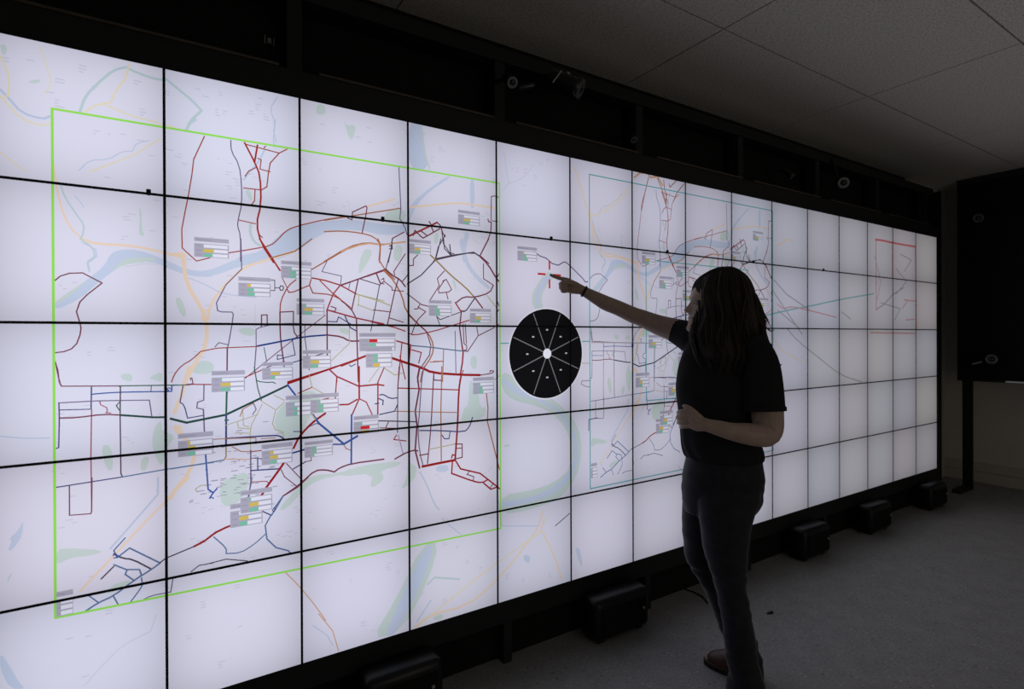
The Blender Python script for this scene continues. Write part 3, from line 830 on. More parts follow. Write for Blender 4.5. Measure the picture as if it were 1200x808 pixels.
FIGURE = {"torso":[[2339.2,-561.2,1438.7,49.0,60.0],[2342.0,-563.1,1414.1,108.5,80.0],[2340.4,-562.2,1386.1,148.8,95.0],[2340.2,-562.2,1344.1,173.3,105.0],[2325.4,-564.9,1292.1,183.0,110.0],[2304.7,-564.0,1240.6,178.7,115.0],[2286.3,-564.5,1182.7,171.8,120.0],[2283.1,-562.7,1120.6,161.4,120.0],[2282.8,-562.7,1061.9,154.5,115.0],[2284.8,-564.1,999.7,151.9,115.0],[2286.2,-571.0,959.2,155.0,122.0],[2291.2,-574.2,931.7,155.9,127.0],[2294.7,-576.4,912.7,151.6,126.0],[2299.1,-579.2,897.2,132.6,108.0]],
"sleeve_l":[[2343.9,-658.6,1372.9,66.0],[2342.9,-699.4,1296.9,71.0],[2330.7,-721.5,1209.6,75.0],[2326.6,-731.0,1115.9,77.0]],
"sleeve_r":[[2282.8,-479.3,1364.8,68.0],[2274.8,-415.3,1400.7,66.0],[2264.7,-361.8,1423.1,57.0]],
"arm_l":[[2354.0,-659.1,1352.5,36.0],[2340.1,-715.5,1248.2,56.0],[2339.7,-733.2,1151.2,58.0],[2334.2,-741.8,1087.3,58.0],[2327.5,-749.5,1046.7,53.0],[2308.5,-749.5,1026.0,46.0],[2261.9,-738.2,1028.9,43.0],[2212.3,-719.1,1037.3,39.0],[2172.8,-700.4,1044.7,33.0],[2132.4,-675.2,1057.5,29.0],[2104.3,-651.8,1066.4,24.5],[2092.3,-638.4,1072.0,24.5]],
"arm_r":[[2283.2,-444.1,1393.3,55.0],[2276.7,-404.7,1411.7,54.0],[2256.8,-356.9,1426.8,51.0],[2216.7,-296.6,1451.8,44.0],[2174.1,-246.4,1480.9,38.0],[2147.7,-220.6,1494.6,36.5],[2098.6,-180.5,1525.6,34.0],[2052.8,-147.3,1548.9,33.5],[2012.1,-119.5,1576.0,28.0],[1973.3,-95.3,1601.0,22.5],[1950.6,-81.1,1615.6,21.5]],
"pelvis":[[2290.7,-579.6,967.1,123.7,95.0],[2291.2,-580.1,929.3,138.4,106.0],[2288.8,-578.8,881.2,149.5,115.0],[2287.1,-577.9,829.6,156.4,120.0],[2285.4,-577.0,778.1,156.4,120.0],[2281.6,-574.7,733.4,152.1,115.0],[2276.3,-571.6,692.2,135.8,90.0]],
"leg_l":[[2297.6,-596.0,873.3,63.3,60.0],[2272.6,-621.8,814.5,112.8,82.0],[2243.5,-633.3,768.3,119.7,86.0],[2227.9,-635.6,711.8,105.4,84.0],[2220.7,-637.3,637.5,90.0,80.0],[2218.1,-641.8,550.4,77.4,75.0],[2227.2,-653.7,437.3,57.5,62.0],[2231.7,-662.5,380.6,54.9,60.0],[2238.8,-673.1,317.7,55.6,60.0],[2244.5,-682.7,245.2,57.9,58.0],[2250.4,-686.6,173.4,55.5,58.0],[2254.0,-694.9,127.6,58.6,64.0],[2256.3,-702.3,98.2,61.7,74.0],[2250.3,-704.5,65.8,63.2,82.0],[2244.3,-706.8,36.7,64.6,86.0]],
"leg_r":[[2278.6,-525.4,854.2,61.3,60.0],[2284.6,-505.8,771.6,91.9,80.0],[2288.6,-485.2,634.0,89.1,80.0],[2291.9,-475.8,519.6,77.0,75.0],[2291.7,-475.8,465.9,69.8,70.0],[2312.7,-489.1,401.4,62.7,62.0],[2338.2,-505.2,336.8,50.1,58.0],[2367.0,-529.2,249.7,50.0,55.0],[2386.6,-553.5,165.8,51.6,52.0],[2392.8,-598.7,111.5,59.5,58.0],[2393.3,-610.9,72.0,60.1,62.0],[2392.2,-616.3,19.4,60.9,66.0]],
"neck":[[2338.9,-561.2,1379.1,65.0],[2330.2,-555.7,1428.2,56.0],[2321.5,-550.1,1484.2,56.0]],
"head":[[2331.3,-555.6,1669.8,31.5,30.0],[2329.7,-554.7,1657.5,61.3,50.0],[2325.1,-551.9,1631.3,91.0,66.0],[2319.0,-548.2,1596.3,112.0,73.0],[2317.5,-547.3,1578.8,117.3,74.5],[2314.9,-545.7,1557.8,120.3,75.5],[2315.1,-545.9,1543.8,119.9,75.5],[2313.5,-545.0,1529.8,118.2,75.0],[2311.2,-543.6,1515.8,117.3,74.0],[2307.8,-541.5,1505.3,114.3,72.0],[2304.5,-539.5,1494.8,111.2,70.0],[2299.2,-536.2,1484.3,106.8,67.0],[2294.0,-533.0,1473.9,102.4,64.0],[2287.7,-529.1,1463.4,95.8,60.0],[2281.2,-525.2,1452.9,89.3,56.0],[2273.0,-520.1,1442.4,81.4,52.0],[2264.8,-515.0,1432.0,73.5,47.0],[2258.8,-511.3,1421.5,63.0,42.0],[2254.3,-508.5,1414.5,50.8,36.0],[2251.3,-506.7,1405.8,26.3,20.0]],
"head_py":[317,320.5,328,338,343,349,353,357,361,364,367,370,373,376,379,382,385,388,390,392.5],
"eyes":[[2198.8,-507.8,1535.4],[2246.1,-468.9,1539.0]],
"lips":[[2204.1,-477.1,1477.7],[2204.0,-477.1,1465.5]],
"hair":[[2332.8,-556.5,1682.0,22.8,25.0],[2329.8,-554.7,1673.3,43.8,50.0],[2326.7,-552.8,1655.8,71.8,68.0],[2323.6,-551.0,1631.3,98.0,80.0],[2324.2,-551.5,1596.3,112.9,87.0],[2328.5,-554.2,1554.2,119.9,91.0],[2334.3,-558.0,1512.2,128.7,94.0],[2330.6,-567.6,1462.9,137.7,97.0],[2321.7,-574.0,1414.0,138.8,100.0],[2319.4,-584.5,1365.6,140.7,102.0],[2311.2,-597.2,1324.7,130.3,100.0],[2305.2,-599.5,1287.2,104.4,85.0],[2290.6,-602.2,1257.1,76.6,70.0],[2274.6,-604.1,1237.5,50.8,50.0]],
"stray":[[[2431.8,-618.5,1546.8],[2449.4,-629.6,1501.2],[2464.1,-638.9,1448.6],[2484.8,-651.8,1420.5],[2496.7,-659.2,1427.5]],[[2414.0,-619.1,1595.0],[2432.7,-642.6,1535.0],[2411.1,-653.0,1478.8],[2425.0,-673.5,1433.9],[2397.6,-680.1,1389.5],[2406.8,-697.8,1352.4]],[[2372.0,-640.0,1598.3],[2376.7,-666.7,1542.2],[2364.4,-671.0,1480.8],[2368.6,-697.3,1426.5],[2341.4,-704.2,1373.3],[2339.5,-726.7,1327.6]],[[2316.3,-640.6,1632.8],[2315.3,-663.7,1563.7],[2294.6,-662.9,1479.8],[2296.0,-687.6,1406.5],[2263.8,-691.3,1341.3],[2280.2,-701.7,1282.5]],[[2207.5,-572.9,1633.3],[2173.4,-575.5,1564.3],[2173.2,-587.4,1480.4],[2142.0,-580.0,1407.2],[2150.3,-597.1,1341.3],[2163.9,-617.6,1275.9]],[[2250.6,-599.6,1656.7],[2215.9,-613.7,1563.3],[2223.8,-630.7,1473.1],[2195.2,-625.0,1387.2],[2205.9,-643.6,1315.1],[2191.6,-634.9,1249.6]],[[2434.8,-620.3,1553.8],[2455.4,-633.3,1511.7],[2473.1,-644.4,1469.6],[2484.8,-651.8,1434.5]],[[2434.4,-632.0,1511.2],[2442.5,-649.1,1430.9],[2444.8,-662.4,1385.8],[2452.9,-679.3,1365.2],[2452.9,-679.3,1344.6]],[[2430.8,-641.8,1448.3],[2423.9,-661.2,1385.9],[2425.4,-685.8,1331.5],[2420.9,-706.7,1291.6],[2432.2,-713.8,1274.7],[2445.2,-721.8,1286.5]],[[2430.8,-641.8,1434.4],[2420.9,-659.4,1379.1],[2422.4,-684.0,1321.3],[2417.9,-704.9,1281.5],[2432.2,-713.8,1268.0],[2437.9,-717.4,1264.6]],[[2437.2,-633.8,1476.4],[2445.4,-650.9,1406.6],[2438.9,-658.8,1378.9],[2447.1,-675.7,1365.2]],[[2179.6,-520.8,1455.4],[2158.7,-531.5,1397.3],[2157.5,-542.7,1339.9],[2160.8,-568.5,1287.0],[2186.2,-584.4,1243.4],[2211.6,-600.3,1219.9]],[[2174.1,-529.3,1414.3],[2151.9,-539.2,1373.7],[2157.8,-554.8,1320.1],[2172.1,-575.6,1266.9],[2197.4,-591.5,1230.0]],[[2459.1,-611.9,1572.8],[2473.9,-621.2,1526.8],[2482.8,-626.8,1491.5],[2497.6,-636.2,1459.6]]],
"hand_r":[[[1957.1,-85.2,1611.8,21.5],[1934.4,-71.0,1624.1,24.0],[1913.7,-60.5,1633.5,24.0],[1902.8,-56.0,1637.2,21.0]],[[1950.6,-81.1,1606.8,18.0],[1923.4,-66.5,1610.6,19.0],[1904.3,-57.0,1614.3,16.5]],[[1912.6,-62.1,1648.2,12.5],[1897.0,-51.2,1655.3,10.5],[1879.4,-36.7,1661.0,9.2],[1860.6,-23.8,1668.9,8.2],[1846.9,-14.1,1675.9,6.8]],[[1911.3,-63.7,1638.9,11.5],[1887.4,-51.2,1639.5,10.0],[1869.8,-54.3,1633.1,9.5],[1867.9,-67.3,1626.6,8.8],[1881.1,-77.9,1624.9,8.0]],[[1911.2,-63.7,1627.4,11.5],[1889.0,-52.2,1624.3,10.0],[1871.0,-55.1,1617.9,9.5],[1869.5,-68.3,1612.3,8.8],[1882.3,-78.7,1612.0,8.0]],[[1912.4,-62.1,1616.2,10.5],[1892.7,-53.4,1609.9,9.0],[1877.3,-56.8,1604.4,8.5],[1876.3,-67.9,1599.8,8.0],[1886.0,-77.5,1600.2,7.2]],[[1932.1,-86.1,1630.4,14.0],[1906.3,-85.3,1638.3,11.5],[1884.7,-82.5,1639.7,9.8],[1870.4,-75.9,1638.4,8.5],[1863.3,-69.1,1636.8,7.2]]],
"hand_l":[[[2098.9,-648.5,1068.0,23.5],[2085.6,-628.4,1076.0,24.0],[2070.7,-613.2,1089.7,23.0],[2063.9,-603.1,1097.0,19.0]],[[2090.8,-643.4,1063.2,18.0],[2079.0,-622.0,1061.3,18.5],[2067.9,-605.6,1068.0,16.0]],[[2066.2,-609.1,1110.4,11.5],[2050.6,-592.4,1115.4,9.8],[2045.0,-570.0,1111.6,9.2],[2059.0,-550.5,1104.9,8.5],[2081.4,-537.4,1098.9,7.5]],[[2064.5,-610.5,1096.3,11.8],[2047.5,-592.9,1098.7,10.2],[2042.7,-568.7,1093.5,9.6],[2058.2,-547.8,1086.3,8.8],[2082.7,-532.4,1080.3,7.8]],[[2066.0,-609.1,1079.9,11.5],[2051.8,-593.2,1079.7,10.0],[2048.0,-569.7,1075.0,9.4],[2061.5,-549.8,1068.5,8.6],[2082.3,-536.9,1062.9,7.6]],[[2070.3,-609.5,1063.5,10.5],[2059.6,-594.6,1060.5,9.0],[2056.7,-572.8,1056.4,8.4],[2065.5,-557.1,1051.4,7.8],[2081.5,-545.9,1047.0,7.0]],[[2084.2,-633.4,1089.6,14.5],[2069.4,-624.1,1108.8,11.8],[2058.9,-609.3,1125.4,10.2],[2051.8,-595.4,1134.0,8.8],[2048.2,-588.4,1136.1,7.2]]],
"bracelet":[1971.6,-94.2,1601.8,26.2,-22.7,14.1,14.6],
"ground":[2318.9,-603.4,0],
"u":[0.84914,-0.52816,-0.00353],
"w":[0.52815,0.84915,0.0],
"foot_r":[2430.2,-653.3,-0.4245,0.9054],
"foot_l":[2304.3,-692.8,-0.9197,-0.3926]}
CLIPS = [0.353, 1.078, 1.855, 2.606, 3.346, 4.116]
FLOOR_CABLE = [(2.79, 0.045, 0.0045), (2.803, -0.003, 0.0045), (2.803, -0.059, 0.0045), (2.79, -0.09, 0.0045), (2.768, -0.124, 0.0045)]
FLOOR_SCRAP = (2.958, -0.356)

# ---------------------------------------------------------------- the video wall: 75 display panels
PITCH_M = 5.9 / 15
Z0 = 0.265
INSET = 0.0038
LCD = emit_screen()
COL = dict(white=(217, 216, 236), water=(192, 203, 229), park=(195, 209, 210), orange=(230, 207, 188), orangeb=(205, 160, 130), yellowr=(224, 214, 190),
           stream=(184, 203, 210), wline=(186, 198, 224), faint=(203, 206, 222), redbrown=(158, 72, 58), red=(158, 46, 42), redp=(156, 58, 70),
           dred=(150, 32, 36), maroon=(118, 60, 76), brown=(168, 108, 78), purple=(110, 98, 134), lilac=(165, 150, 195), dark=(76, 66, 82),
           navy=(66, 70, 122), navyb=(40, 62, 132), blue=(56, 88, 160), blueg=(92, 116, 158), green=(58, 100, 84), gdark=(40, 72, 66),
           olive=(176, 174, 134), olived=(150, 124, 74), tealn=(80, 110, 140), pinkr=(160, 92, 110), lineg=(166, 164, 178), tealf=(90, 165, 175),
           redf=(206, 164, 174), redfr=(212, 122, 134), tealp=(140, 184, 196), lime=(148, 220, 88), box=(172, 169, 190), boxd=(150, 148, 170), row=(226, 226, 244),
           y=(210, 187, 92), g=(124, 191, 167), r=(206, 44, 44), label=(198, 196, 216), ink=(156, 153, 174), dial=(20, 20, 23), spoke=(128, 128, 130),
           rim=(232, 232, 246), hub=(240, 240, 252), dot=(196, 196, 200), cross=(190, 34, 40))
prims = []      # (points in wall metres, colour name, height above the glass)

def poly(pts, c, h): prims.append((pts, c, h))
def rect(x0, z0, x1, z1, c, h): poly([(x0, z0), (x1, z0), (x1, z1), (x0, z1)], c, h)
def stroke(pts, w, c, h):
    n = len(pts)
    for i in range(n - 1):
        a = Vector(pts[i]); b = Vector(pts[i + 1]); d = b - a
        if d.length < 1e-5: continue
        d.normalize(); nn = Vector((-d.y, d.x)) * w / 2
        a2 = a - d * w * 0.3; b2 = b + d * w * 0.3
        poly([tuple(a2 + nn), tuple(a2 - nn), tuple(b2 - nn), tuple(b2 + nn)], c, h)
def chaikin(p, k=1, closed=False):
    for _ in range(k):
        q = [] if closed else [p[0]]
        m = len(p)
        for i in range(m if closed else m - 1):
            a, b = p[i], p[(i + 1) % m]
            if not closed and m > 2:
                def sharp(j):
                    if j <= 0 or j >= m - 1: return False
                    u = Vector(p[j]) - Vector(p[j - 1]); w = Vector(p[j + 1]) - Vector(p[j])
                    return u.length > 1e-6 and w.length > 1e-6 and u.angle(w) > 0.85
                s0, s1 = sharp(i), sharp(i + 1)
                if s0 or s1:
                    if s0: q.append(a)
                    else: q.append((a[0] * .75 + b[0] * .25, a[1] * .75 + b[1] * .25))
                    if not s1: q.append((a[0] * .25 + b[0] * .75, a[1] * .25 + b[1] * .75))
                    continue
            q += [(a[0] * .75 + b[0] * .25, a[1] * .75 + b[1] * .25), (a[0] * .25 + b[0] * .75, a[1] * .25 + b[1] * .75)]
        if not closed: q.append(p[-1])
        p = q
    return p
def fill(pts, c, h):
    for t in tessellate_polygon([[Vector((x, z, 0)) for x, z in pts]]):
        poly([pts[i] for i in t], c, h)

BAR_COLOURS = (None, 'y', 'g', 'r')
MAP2 = (1.956, 0.112)                 # the same map again, under the teal border
VIEWS = [((0, 0), 0.9, None), (MAP2, 0.75, (2.083, 0.677, 3.549, 2.165))]
SOFT = ('water', 'park', 'orange', 'stream', 'wline', 'yellowr', 'faint')
def clip_rect(pts, r):
    for k, (ax, lo) in enumerate(((0, True), (0, False), (1, True), (1, False))):
        v = r[(0, 2, 1, 3)[k]]
        out = []
        for i in range(len(pts)):
            a, b = pts[i - 1], pts[i]
            ia = a[ax] >= v if lo else a[ax] <= v
            ib = b[ax] >= v if lo else b[ax] <= v
            if ia != ib:
                t = (v - a[ax]) / (b[ax] - a[ax])
                out.append((a[0] + (b[0] - a[0]) * t, a[1] + (b[1] - a[1]) * t))
            if ib: out.append(b)
        pts = out
        if len(pts) < 3: return []
    return pts

def pts_of(v): return [(v[i] / 1000, v[i + 1] / 1000) for i in range(0, len(v), 2)]
rnd = random.Random(4)
for (ox, oz), wk, lim in VIEWS:
    first = lim is None
    start = len(prims)
    for n, a in enumerate(MAP_AREAS):
        if not first and not a[0]: continue
        p = [(x + ox, z + oz) for x, z in pts_of(a[2:])]
        fill(chaikin(p, 1, True), PICTURE_COLOURS[a[1]], 0.00008 + n * 1e-6)
    for n, a in enumerate(MAP_LINES):
        if not first and not a[0]: continue
        c = PICTURE_COLOURS[a[1]]
        p = [(x + ox, z + oz) for x, z in pts_of(a[3:])]
        soft = c in SOFT
        if len(p) > 3 and (soft or n % 3): p = chaikin(p, 1)
        stroke(p, a[2] / 10000 * (1 if soft else wk), c, (0.00015 if soft else 0.00022) + n * 4e-7)
    for n, a in enumerate(MAP_BOXES):
        if not first and not a[0]: continue
        x0, z1, x1, z0 = [v / 1000 for v in a[1:5]]
        x0 += ox; x1 += ox; z0 += oz; z1 += oz
        h = 0.00050 + n * 0.000008
        H = z1 - z0; W = x1 - x0
        zb = z1 - 0.21 * H
        rect(x0, zb, x1, z1, 'box', h)                               # title bar
        zc = zb - 0.10 * H
        rect(x0, z0, x1, zc, 'box', h)                               # body
        lab = x0 + 0.27 * W
        rh = (zc - z0) / 3
        rect(x0 + .05 * W, z1 - .14 * H, x0 + .5 * W, z1 - .09 * H, 'ink', h + 2e-6)
        for k in range(3):
            a1 = zc - rh * k - rh * 0.16; a0 = zc - rh * (k + 1) + rh * 0.14
            rect(lab, a0, x1 - 0.035 * W, a1, 'row', h + 2e-6)
            rect(x0 + .06 * W, (a0 + a1) / 2 - .02 * H, x0 + .22 * W, (a0 + a1) / 2 + .02 * H, 'ink', h + 2e-6)
            bar = a[8 + k]
            if bar > 0: rect(lab, a0, lab + bar * (x1 - lab), a1, BAR_COLOURS[a[5 + k]], h + 4e-6)
    # faint place names too small to read: short grey ticks
    for k in range(170 if first else 70):
        cxx, czz = 0.13 + rnd.random() * 1.45 + ox, 0.62 + rnd.random() * 1.42 + oz
        for q in range(rnd.choice((1, 1, 2, 3))):
            w_ = rnd.uniform(0.006, 0.022)
            x_, z_ = cxx + rnd.uniform(-.02, .02), czz - q * 0.009
            rect(x_, z_, x_ + w_, z_ + 0.0024, 'label', 0.00012)
    if lim:
        keep = []
        for p_, c_, h_ in prims[start:]:
            q_ = clip_rect(list(p_), lim)
            if q_: keep.append((q_, c_, h_))
        prims[start:] = keep
for k in range(80):                                                   # villages crowded along the south-west road
    x_, z_ = rnd.gauss(0.60, 0.07), rnd.gauss(0.94, 0.06)
    w_ = rnd.uniform(0.008, 0.02)
    rect(x_, z_, x_ + w_, z_ + rnd.choice((.0022, .003)), 'ink', .00012)
for k in range(70):                                                   # outside the borders
    x_, z_ = rnd.uniform(-.05, 1.9), rnd.choice((rnd.uniform(2.06, 2.2), rnd.uniform(.3, .6)))
    for q in range(rnd.choice((1, 2, 3))):
        w_ = rnd.uniform(0.006, 0.022)
        rect(x_, z_ - q * .009, x_ + w_, z_ + .0028 - q * .009, 'label', .00012)
def frame(p, w, c, h): stroke([(x, z) for x, z in p], w, c, h)
frame([(0.129, 2.047), (1.588, 2.053), (1.589, 0.584), (0.130, 0.612), (0.129, 2.047)], 0.0064, 'lime', 0.00044)
frame([(2.083, 2.168), (3.549, 2.172), (3.549, 0.69), (2.083, 0.677), (2.083, 2.168)], 0.0052, 'tealf', 0.00045)
frame([(2.456, 1.790), (3.30, 1.79), (3.30, 1.07), (2.456, 1.07), (2.456, 1.79)], 0.005, 'tealf', 0.00046)
stroke([(1.59, 1.372), (2.083, 1.377)], 0.0045, 'tealf', 0.00043)
stroke([(2.0, 1.277), (2.083, 1.272)], 0.0035, 'olive', 0.00043)
# the round black selection dial and the red cross hair
DX, DZ, DR = 1.8345, 1.3235, 0.2005
def disc(x, z, r, c, h, n=64):
    ring = [(x + r * math.cos(2 * math.pi * i / n), z + r * math.sin(2 * math.pi * i / n)) for i in range(n)]
    for i in range(1, n - 1): poly([ring[0], ring[i], ring[i + 1]], c, h)
disc(DX, DZ, DR + 0.006, 'rim', 0.00072)
disc(DX, DZ, DR, 'dial', 0.00076)
for k in range(8):
    a = math.radians(22.5 + 45 * k)
    stroke([(DX + .02 * math.cos(a), DZ + .02 * math.sin(a)), (DX + .192 * math.cos(a), DZ + .192 * math.sin(a))], 0.0042, 'spoke', 0.00080)
    a = math.radians(45 * k)
    rr = 0.107
    rect(DX + rr * math.cos(a) - .006, DZ + rr * math.sin(a) - .0032, DX + rr * math.cos(a) + .006, DZ + rr * math.sin(a) + .0032, 'dot', 0.00080)
disc(DX, DZ, 0.0225, 'hub', 0.00084, 28)
CX, CZZ = 1.8486, 1.6797
for dx, dz in ((1, 0), (-1, 0), (0, 1), (0, -1)):
    stroke([(CX + dx * .024, CZZ + dz * .024), (CX + dx * .062, CZZ + dz * .060)], 0.0085, 'cross', 0.00086)

A_ = PITCH_M - 2 * INSET
bez = MB()
for x0, x1, z0, z1 in ((0, PITCH_M, 0, INSET), (0, PITCH_M, PITCH_M - INSET, PITCH_M), (0, INSET, INSET, PITCH_M - INSET), (PITCH_M - INSET, PITCH_M, INSET, PITCH_M - INSET)):
    e = 0.0002
    bez.box(max(x0, e), min(x1, PITCH_M - e), -0.0014, 0.004, max(z0, e), min(z1, PITCH_M - e))
BEZ = bez.mesh('bezel'); BEZ.materials.append(BEZEL)
HOU = MB().box(0.002, PITCH_M - 0.002, 0.0041, 0.045, 0.002, PITCH_M - 0.002).mesh('housing'); HOU.materials.append(BLACK)
ROWN = ['top', 'second', 'middle', 'fourth', 'bottom']
COLN = ['leftmost', 'second', 'third', 'fourth', 'fifth', 'sixth', 'seventh', 'eighth', 'ninth', 'tenth', 'eleventh', 'twelfth', 'thirteenth', 'fourteenth', 'rightmost']
content = {(i, j): [] for i in range(15) for j in range(5)}
for p_, c_, h_ in prims:
    xa = min(q[0] for q in p_); xb = max(q[0] for q in p_); za = min(q[1] for q in p_); zb = max(q[1] for q in p_)
    for i in range(max(0, int(xa / PITCH_M)), min(14, int(xb / PITCH_M)) + 1):
        for j in range(5):
            zt = Z0 + (4 - j) * PITCH_M
            r = (i * PITCH_M + INSET, zt + INSET, (i + 1) * PITCH_M - INSET, zt + PITCH_M - INSET)
            if xb < r[0] or xa > r[2] or zb < r[1] or za > r[3]: continue
            q = clip_rect(list(p_), r)
            if q: content[(i, j)].append((q, c_, h_))
LIN = {k: lin(v) for k, v in COL.items()}
trnd = random.Random(11)
for i in range(15):
    for j in range(5):
        zt = Z0 + (4 - j) * PITCH_M
        root = empty('display_panel', (i * PITCH_M, 0.0, zt))
        V = []; F = []; C = []; U = []
        def put(pts, c, h):
            n = len(V)
            a = sum(pts[k - 1][0] * pts[k][1] - pts[k][0] * pts[k - 1][1] for k in range(len(pts)))
            if abs(a) < 1e-10: return
            if a < 0: pts = pts[::-1]
            for x, z in pts:
                V.append((x - i * PITCH_M, -h, z - zt)); C.append((*LIN[c], 1.0))
                U.append(((x - i * PITCH_M) / PITCH_M, (z - zt) / PITCH_M))
            F.append(tuple(range(n, n + len(pts))))
        put([(i * PITCH_M + INSET, zt + INSET), ((i + 1) * PITCH_M - INSET, zt + INSET), ((i + 1) * PITCH_M - INSET, zt + PITCH_M - INSET), (i * PITCH_M + INSET, zt + PITCH_M - INSET)], 'white', 0)
        for q in content[(i, j)]: put(*q)
        me = bpy.data.meshes.new('screen')
        me.from_pydata(V, [], F)
        at = me.color_attributes.new('picture', 'FLOAT_COLOR', 'POINT')
        at.data.foreach_set('color', [v for c in C for v in c])
        uvl = me.uv_layers.new(name='panel')
        uvl.data.foreach_set('uv', [v for lp in me.loops for v in U[lp.vertex_index]])
        s = link('screen', me, root, LCD)
        t = trnd.uniform(-1, 1); g_ = trnd.uniform(-1, 1); k = 1 + 0.035 * trnd.uniform(-1, 1)
        warm = max(0, (i - 7) / 7)  # viewing-angle tint of the right-hand columns, put into the panel colour
        v_ = 0.5 + 0.9 * warm
        s.color = (k * (1 + .03 * v_ * t + .04 * warm), k * (1 + .02 * v_ * g_ + .02 * warm), k * (1 - .03 * v_ * t - .095 * warm), 1)
        link('bezel', BEZ, root); link('housing', HOU, root)
        cs = [c for _, c, _ in content[(i, j)]]
        S = set(cs)
        nred = sum(c in ('red', 'dred', 'redp', 'redbrown', 'maroon') for c in cs)
        if 'cross' in S and ('dial' not in S): what = 'with the red cross hair'
        elif 'hub' in S: what = 'with the hub of the black dial'
        elif 'dial' in S: what = 'with an edge of the black dial'
        elif 'lime' in S: what = 'crossed by the lime green border line'
        elif 'r' in S: what = 'with info boxes holding red bars'
        elif nred > 60: what = 'covered with a dense web of red routes'
        elif 'box' in S and 'lime' not in S: what = 'with routes and small grey info boxes'
        elif 'tealf' in S: what = 'with a thin teal border line'
        elif 'redfr' in S: what = 'with a thin red border line'
        elif nred > 4: what = 'with a few red routes'
        elif 'water' in S or 'park' in S: what = 'with pale river and green patches'
        else: what = 'nearly blank and pale'
        tag(root, f'display panel, {ROWN[j]} row, {COLN[i]} column from left, {what}'.replace('leftmost column from left', 'leftmost column').replace('rightmost column from left', 'rightmost column'),
            'display', 'lit display panels of the video wall')

# small black clips sitting on the seam under the top row
for n, (x, wd) in enumerate(zip(CLIPS, ['leftmost seam clip', 'second seam clip from left', 'third seam clip from left', 'fourth seam clip from left', 'fifth seam clip from left', 'rightmost seam clip'])):
    z = Z0 + 4 * PITCH_M
    c = empty('seam_clip', (x, -0.0016, z))
    tag(c, f'small black clip on the seam under the top panels, {wd}', 'clip', 'black clips on the upper seam')
    box_obj('clip_body', -0.006, 0.006, -0.009, 0.0, -0.003, 0.0125, BLACK, c, 0.002)
    box_obj('clip_tongue', -0.004, 0.004, -0.003, 0.0, -0.0055, -0.0031, BLACK, c)

# ---------------------------------------------------------------- mounting frame
fr = empty('mounting_frame', (0, 0, 0))
tag(fr, 'black steel mounting frame around and behind the lit video wall', 'frame')
TOP = Z0 + 5 * PITCH_M + 0.001
XP = [-0.0605 + 0.8415 * k for k in range(8)]
box_obj('lower_rail', -0.09, 5.9, 0.0, 0.045, 0.175, Z0 - 0.001, BLACK, fr)
box_obj('upper_rail', -0.09, 5.96, 0.0, 0.05, TOP, 2.322, BLACK, fr)
box_obj('end_panel', 5.9602, 5.99, -0.002, 0.2795, 0.0, 2.63, BLACK2, fr)
box_obj('top_rail', -0.09, 5.96, 0.045, 0.1, 2.60, 2.66, BLACK, fr)
box_obj('end_cover', 5.9002, 5.9598, -0.001, 0.2, 0.0, TOP - 0.001, BLACK, fr)
box_obj('kick_board', -0.09, 5.9, 0.05, 0.065, 0.0, 0.19, BLACK2, fr)
box_obj('fascia_board', -0.09, 5.96, 0.255, 0.275, 2.3, CZ - 0.001, BLACK2, fr)
for k, x in enumerate(XP):
    box_obj('post', x - 0.025, x + 0.025, 0.0505, 0.1005, TOP, 2.599, BLACK, fr)
    box_obj('foot_post', x - 0.02, x + 0.02, 0.0, 0.045, 0.0, 0.1745, BLACK, fr)
    if k < 7:
        box_obj('infill_panel', x + 0.03, XP[k + 1] - 0.03, 0.15, 0.165, 2.325, 2.598, BLACK2, fr)
        e = MB().box(x + 0.05 + (0.02 if k % 2 else 0), XP[k + 1] - 0.06, -0.006, 0.03, 2.3225, 2.331).build('trim_strip', STRIP, fr)
box_obj('soffit_panel', -0.09, 5.96, 0.1005, 0.254, 2.603, 2.615, BLACK2, fr)
bd = box_obj('badge', 0.690, 0.738, 0.146, 0.1498, 2.455, 2.495, BLACK2, fr)
MB().box(0.6955, 0.698, 0.1455, 0.146, 2.460, 2.491).build('badge_print', MARKB, bd)
MB().box(0.706, 0.7085, 0.1455, 0.146, 2.465, 2.483).box(0.7085, 0.7155, 0.1455, 0.146, 2.479, 2.483).box(0.7105, 0.713, 0.1455, 0.146, 2.465, 2.479).box(0.7155, 0.718, 0.1455, 0.146, 2.465, 2.483).build('badge_print', MARK, bd)
MB().box(0.7255, 0.7275, 0.1455, 0.146, 2.459, 2.487).build('badge_print', MARK, bd)

# ---------------------------------------------------------------- tracking cameras
def tracker(loc, aim, label, scale=1.0, ringmat=None):
    o = Vector(loc)
    t = empty('tracking_camera', loc)
    tag(t, label, 'camera', 'black tracking cameras with ring lenses')
    a = Vector(aim).normalized()
    k = scale
    MB().lathe((0, 0, 0), a, [(-0.07 * k, 0.026 * k), (-0.066 * k, 0.031 * k), (0.03 * k, 0.031 * k), (0.036 * k, 0.034 * k), (0.05 * k, 0.034 * k)], 20).build('camera_body', BLACKG, t, True)
    MB().lathe(a * 0.0495 * k, a, [(0, 0.033 * k), (0.007 * k, 0.032 * k), (0.0075 * k, 0.022 * k), (0.002 * k, 0.020 * k)], 28).build('lens_ring', ringmat or RING, t, True)
    MB().lathe(a * 0.049 * k, a, [(0, 0.018 * k), (0.004 * k, 0.017 * k), (0.009 * k, 0.009 * k), (0.0105 * k, 0.002 * k)], 20).build('lens', GLASS, t, True)
    return t
def bracket(t, pts, r=0.008):
    MB().tube(pts, r, 10).build('bracket', BLACK, t, True)
DARKRING = mat('dark_ring_plastic', (0.10, 0.10, 0.10), 0.3, 0.5)
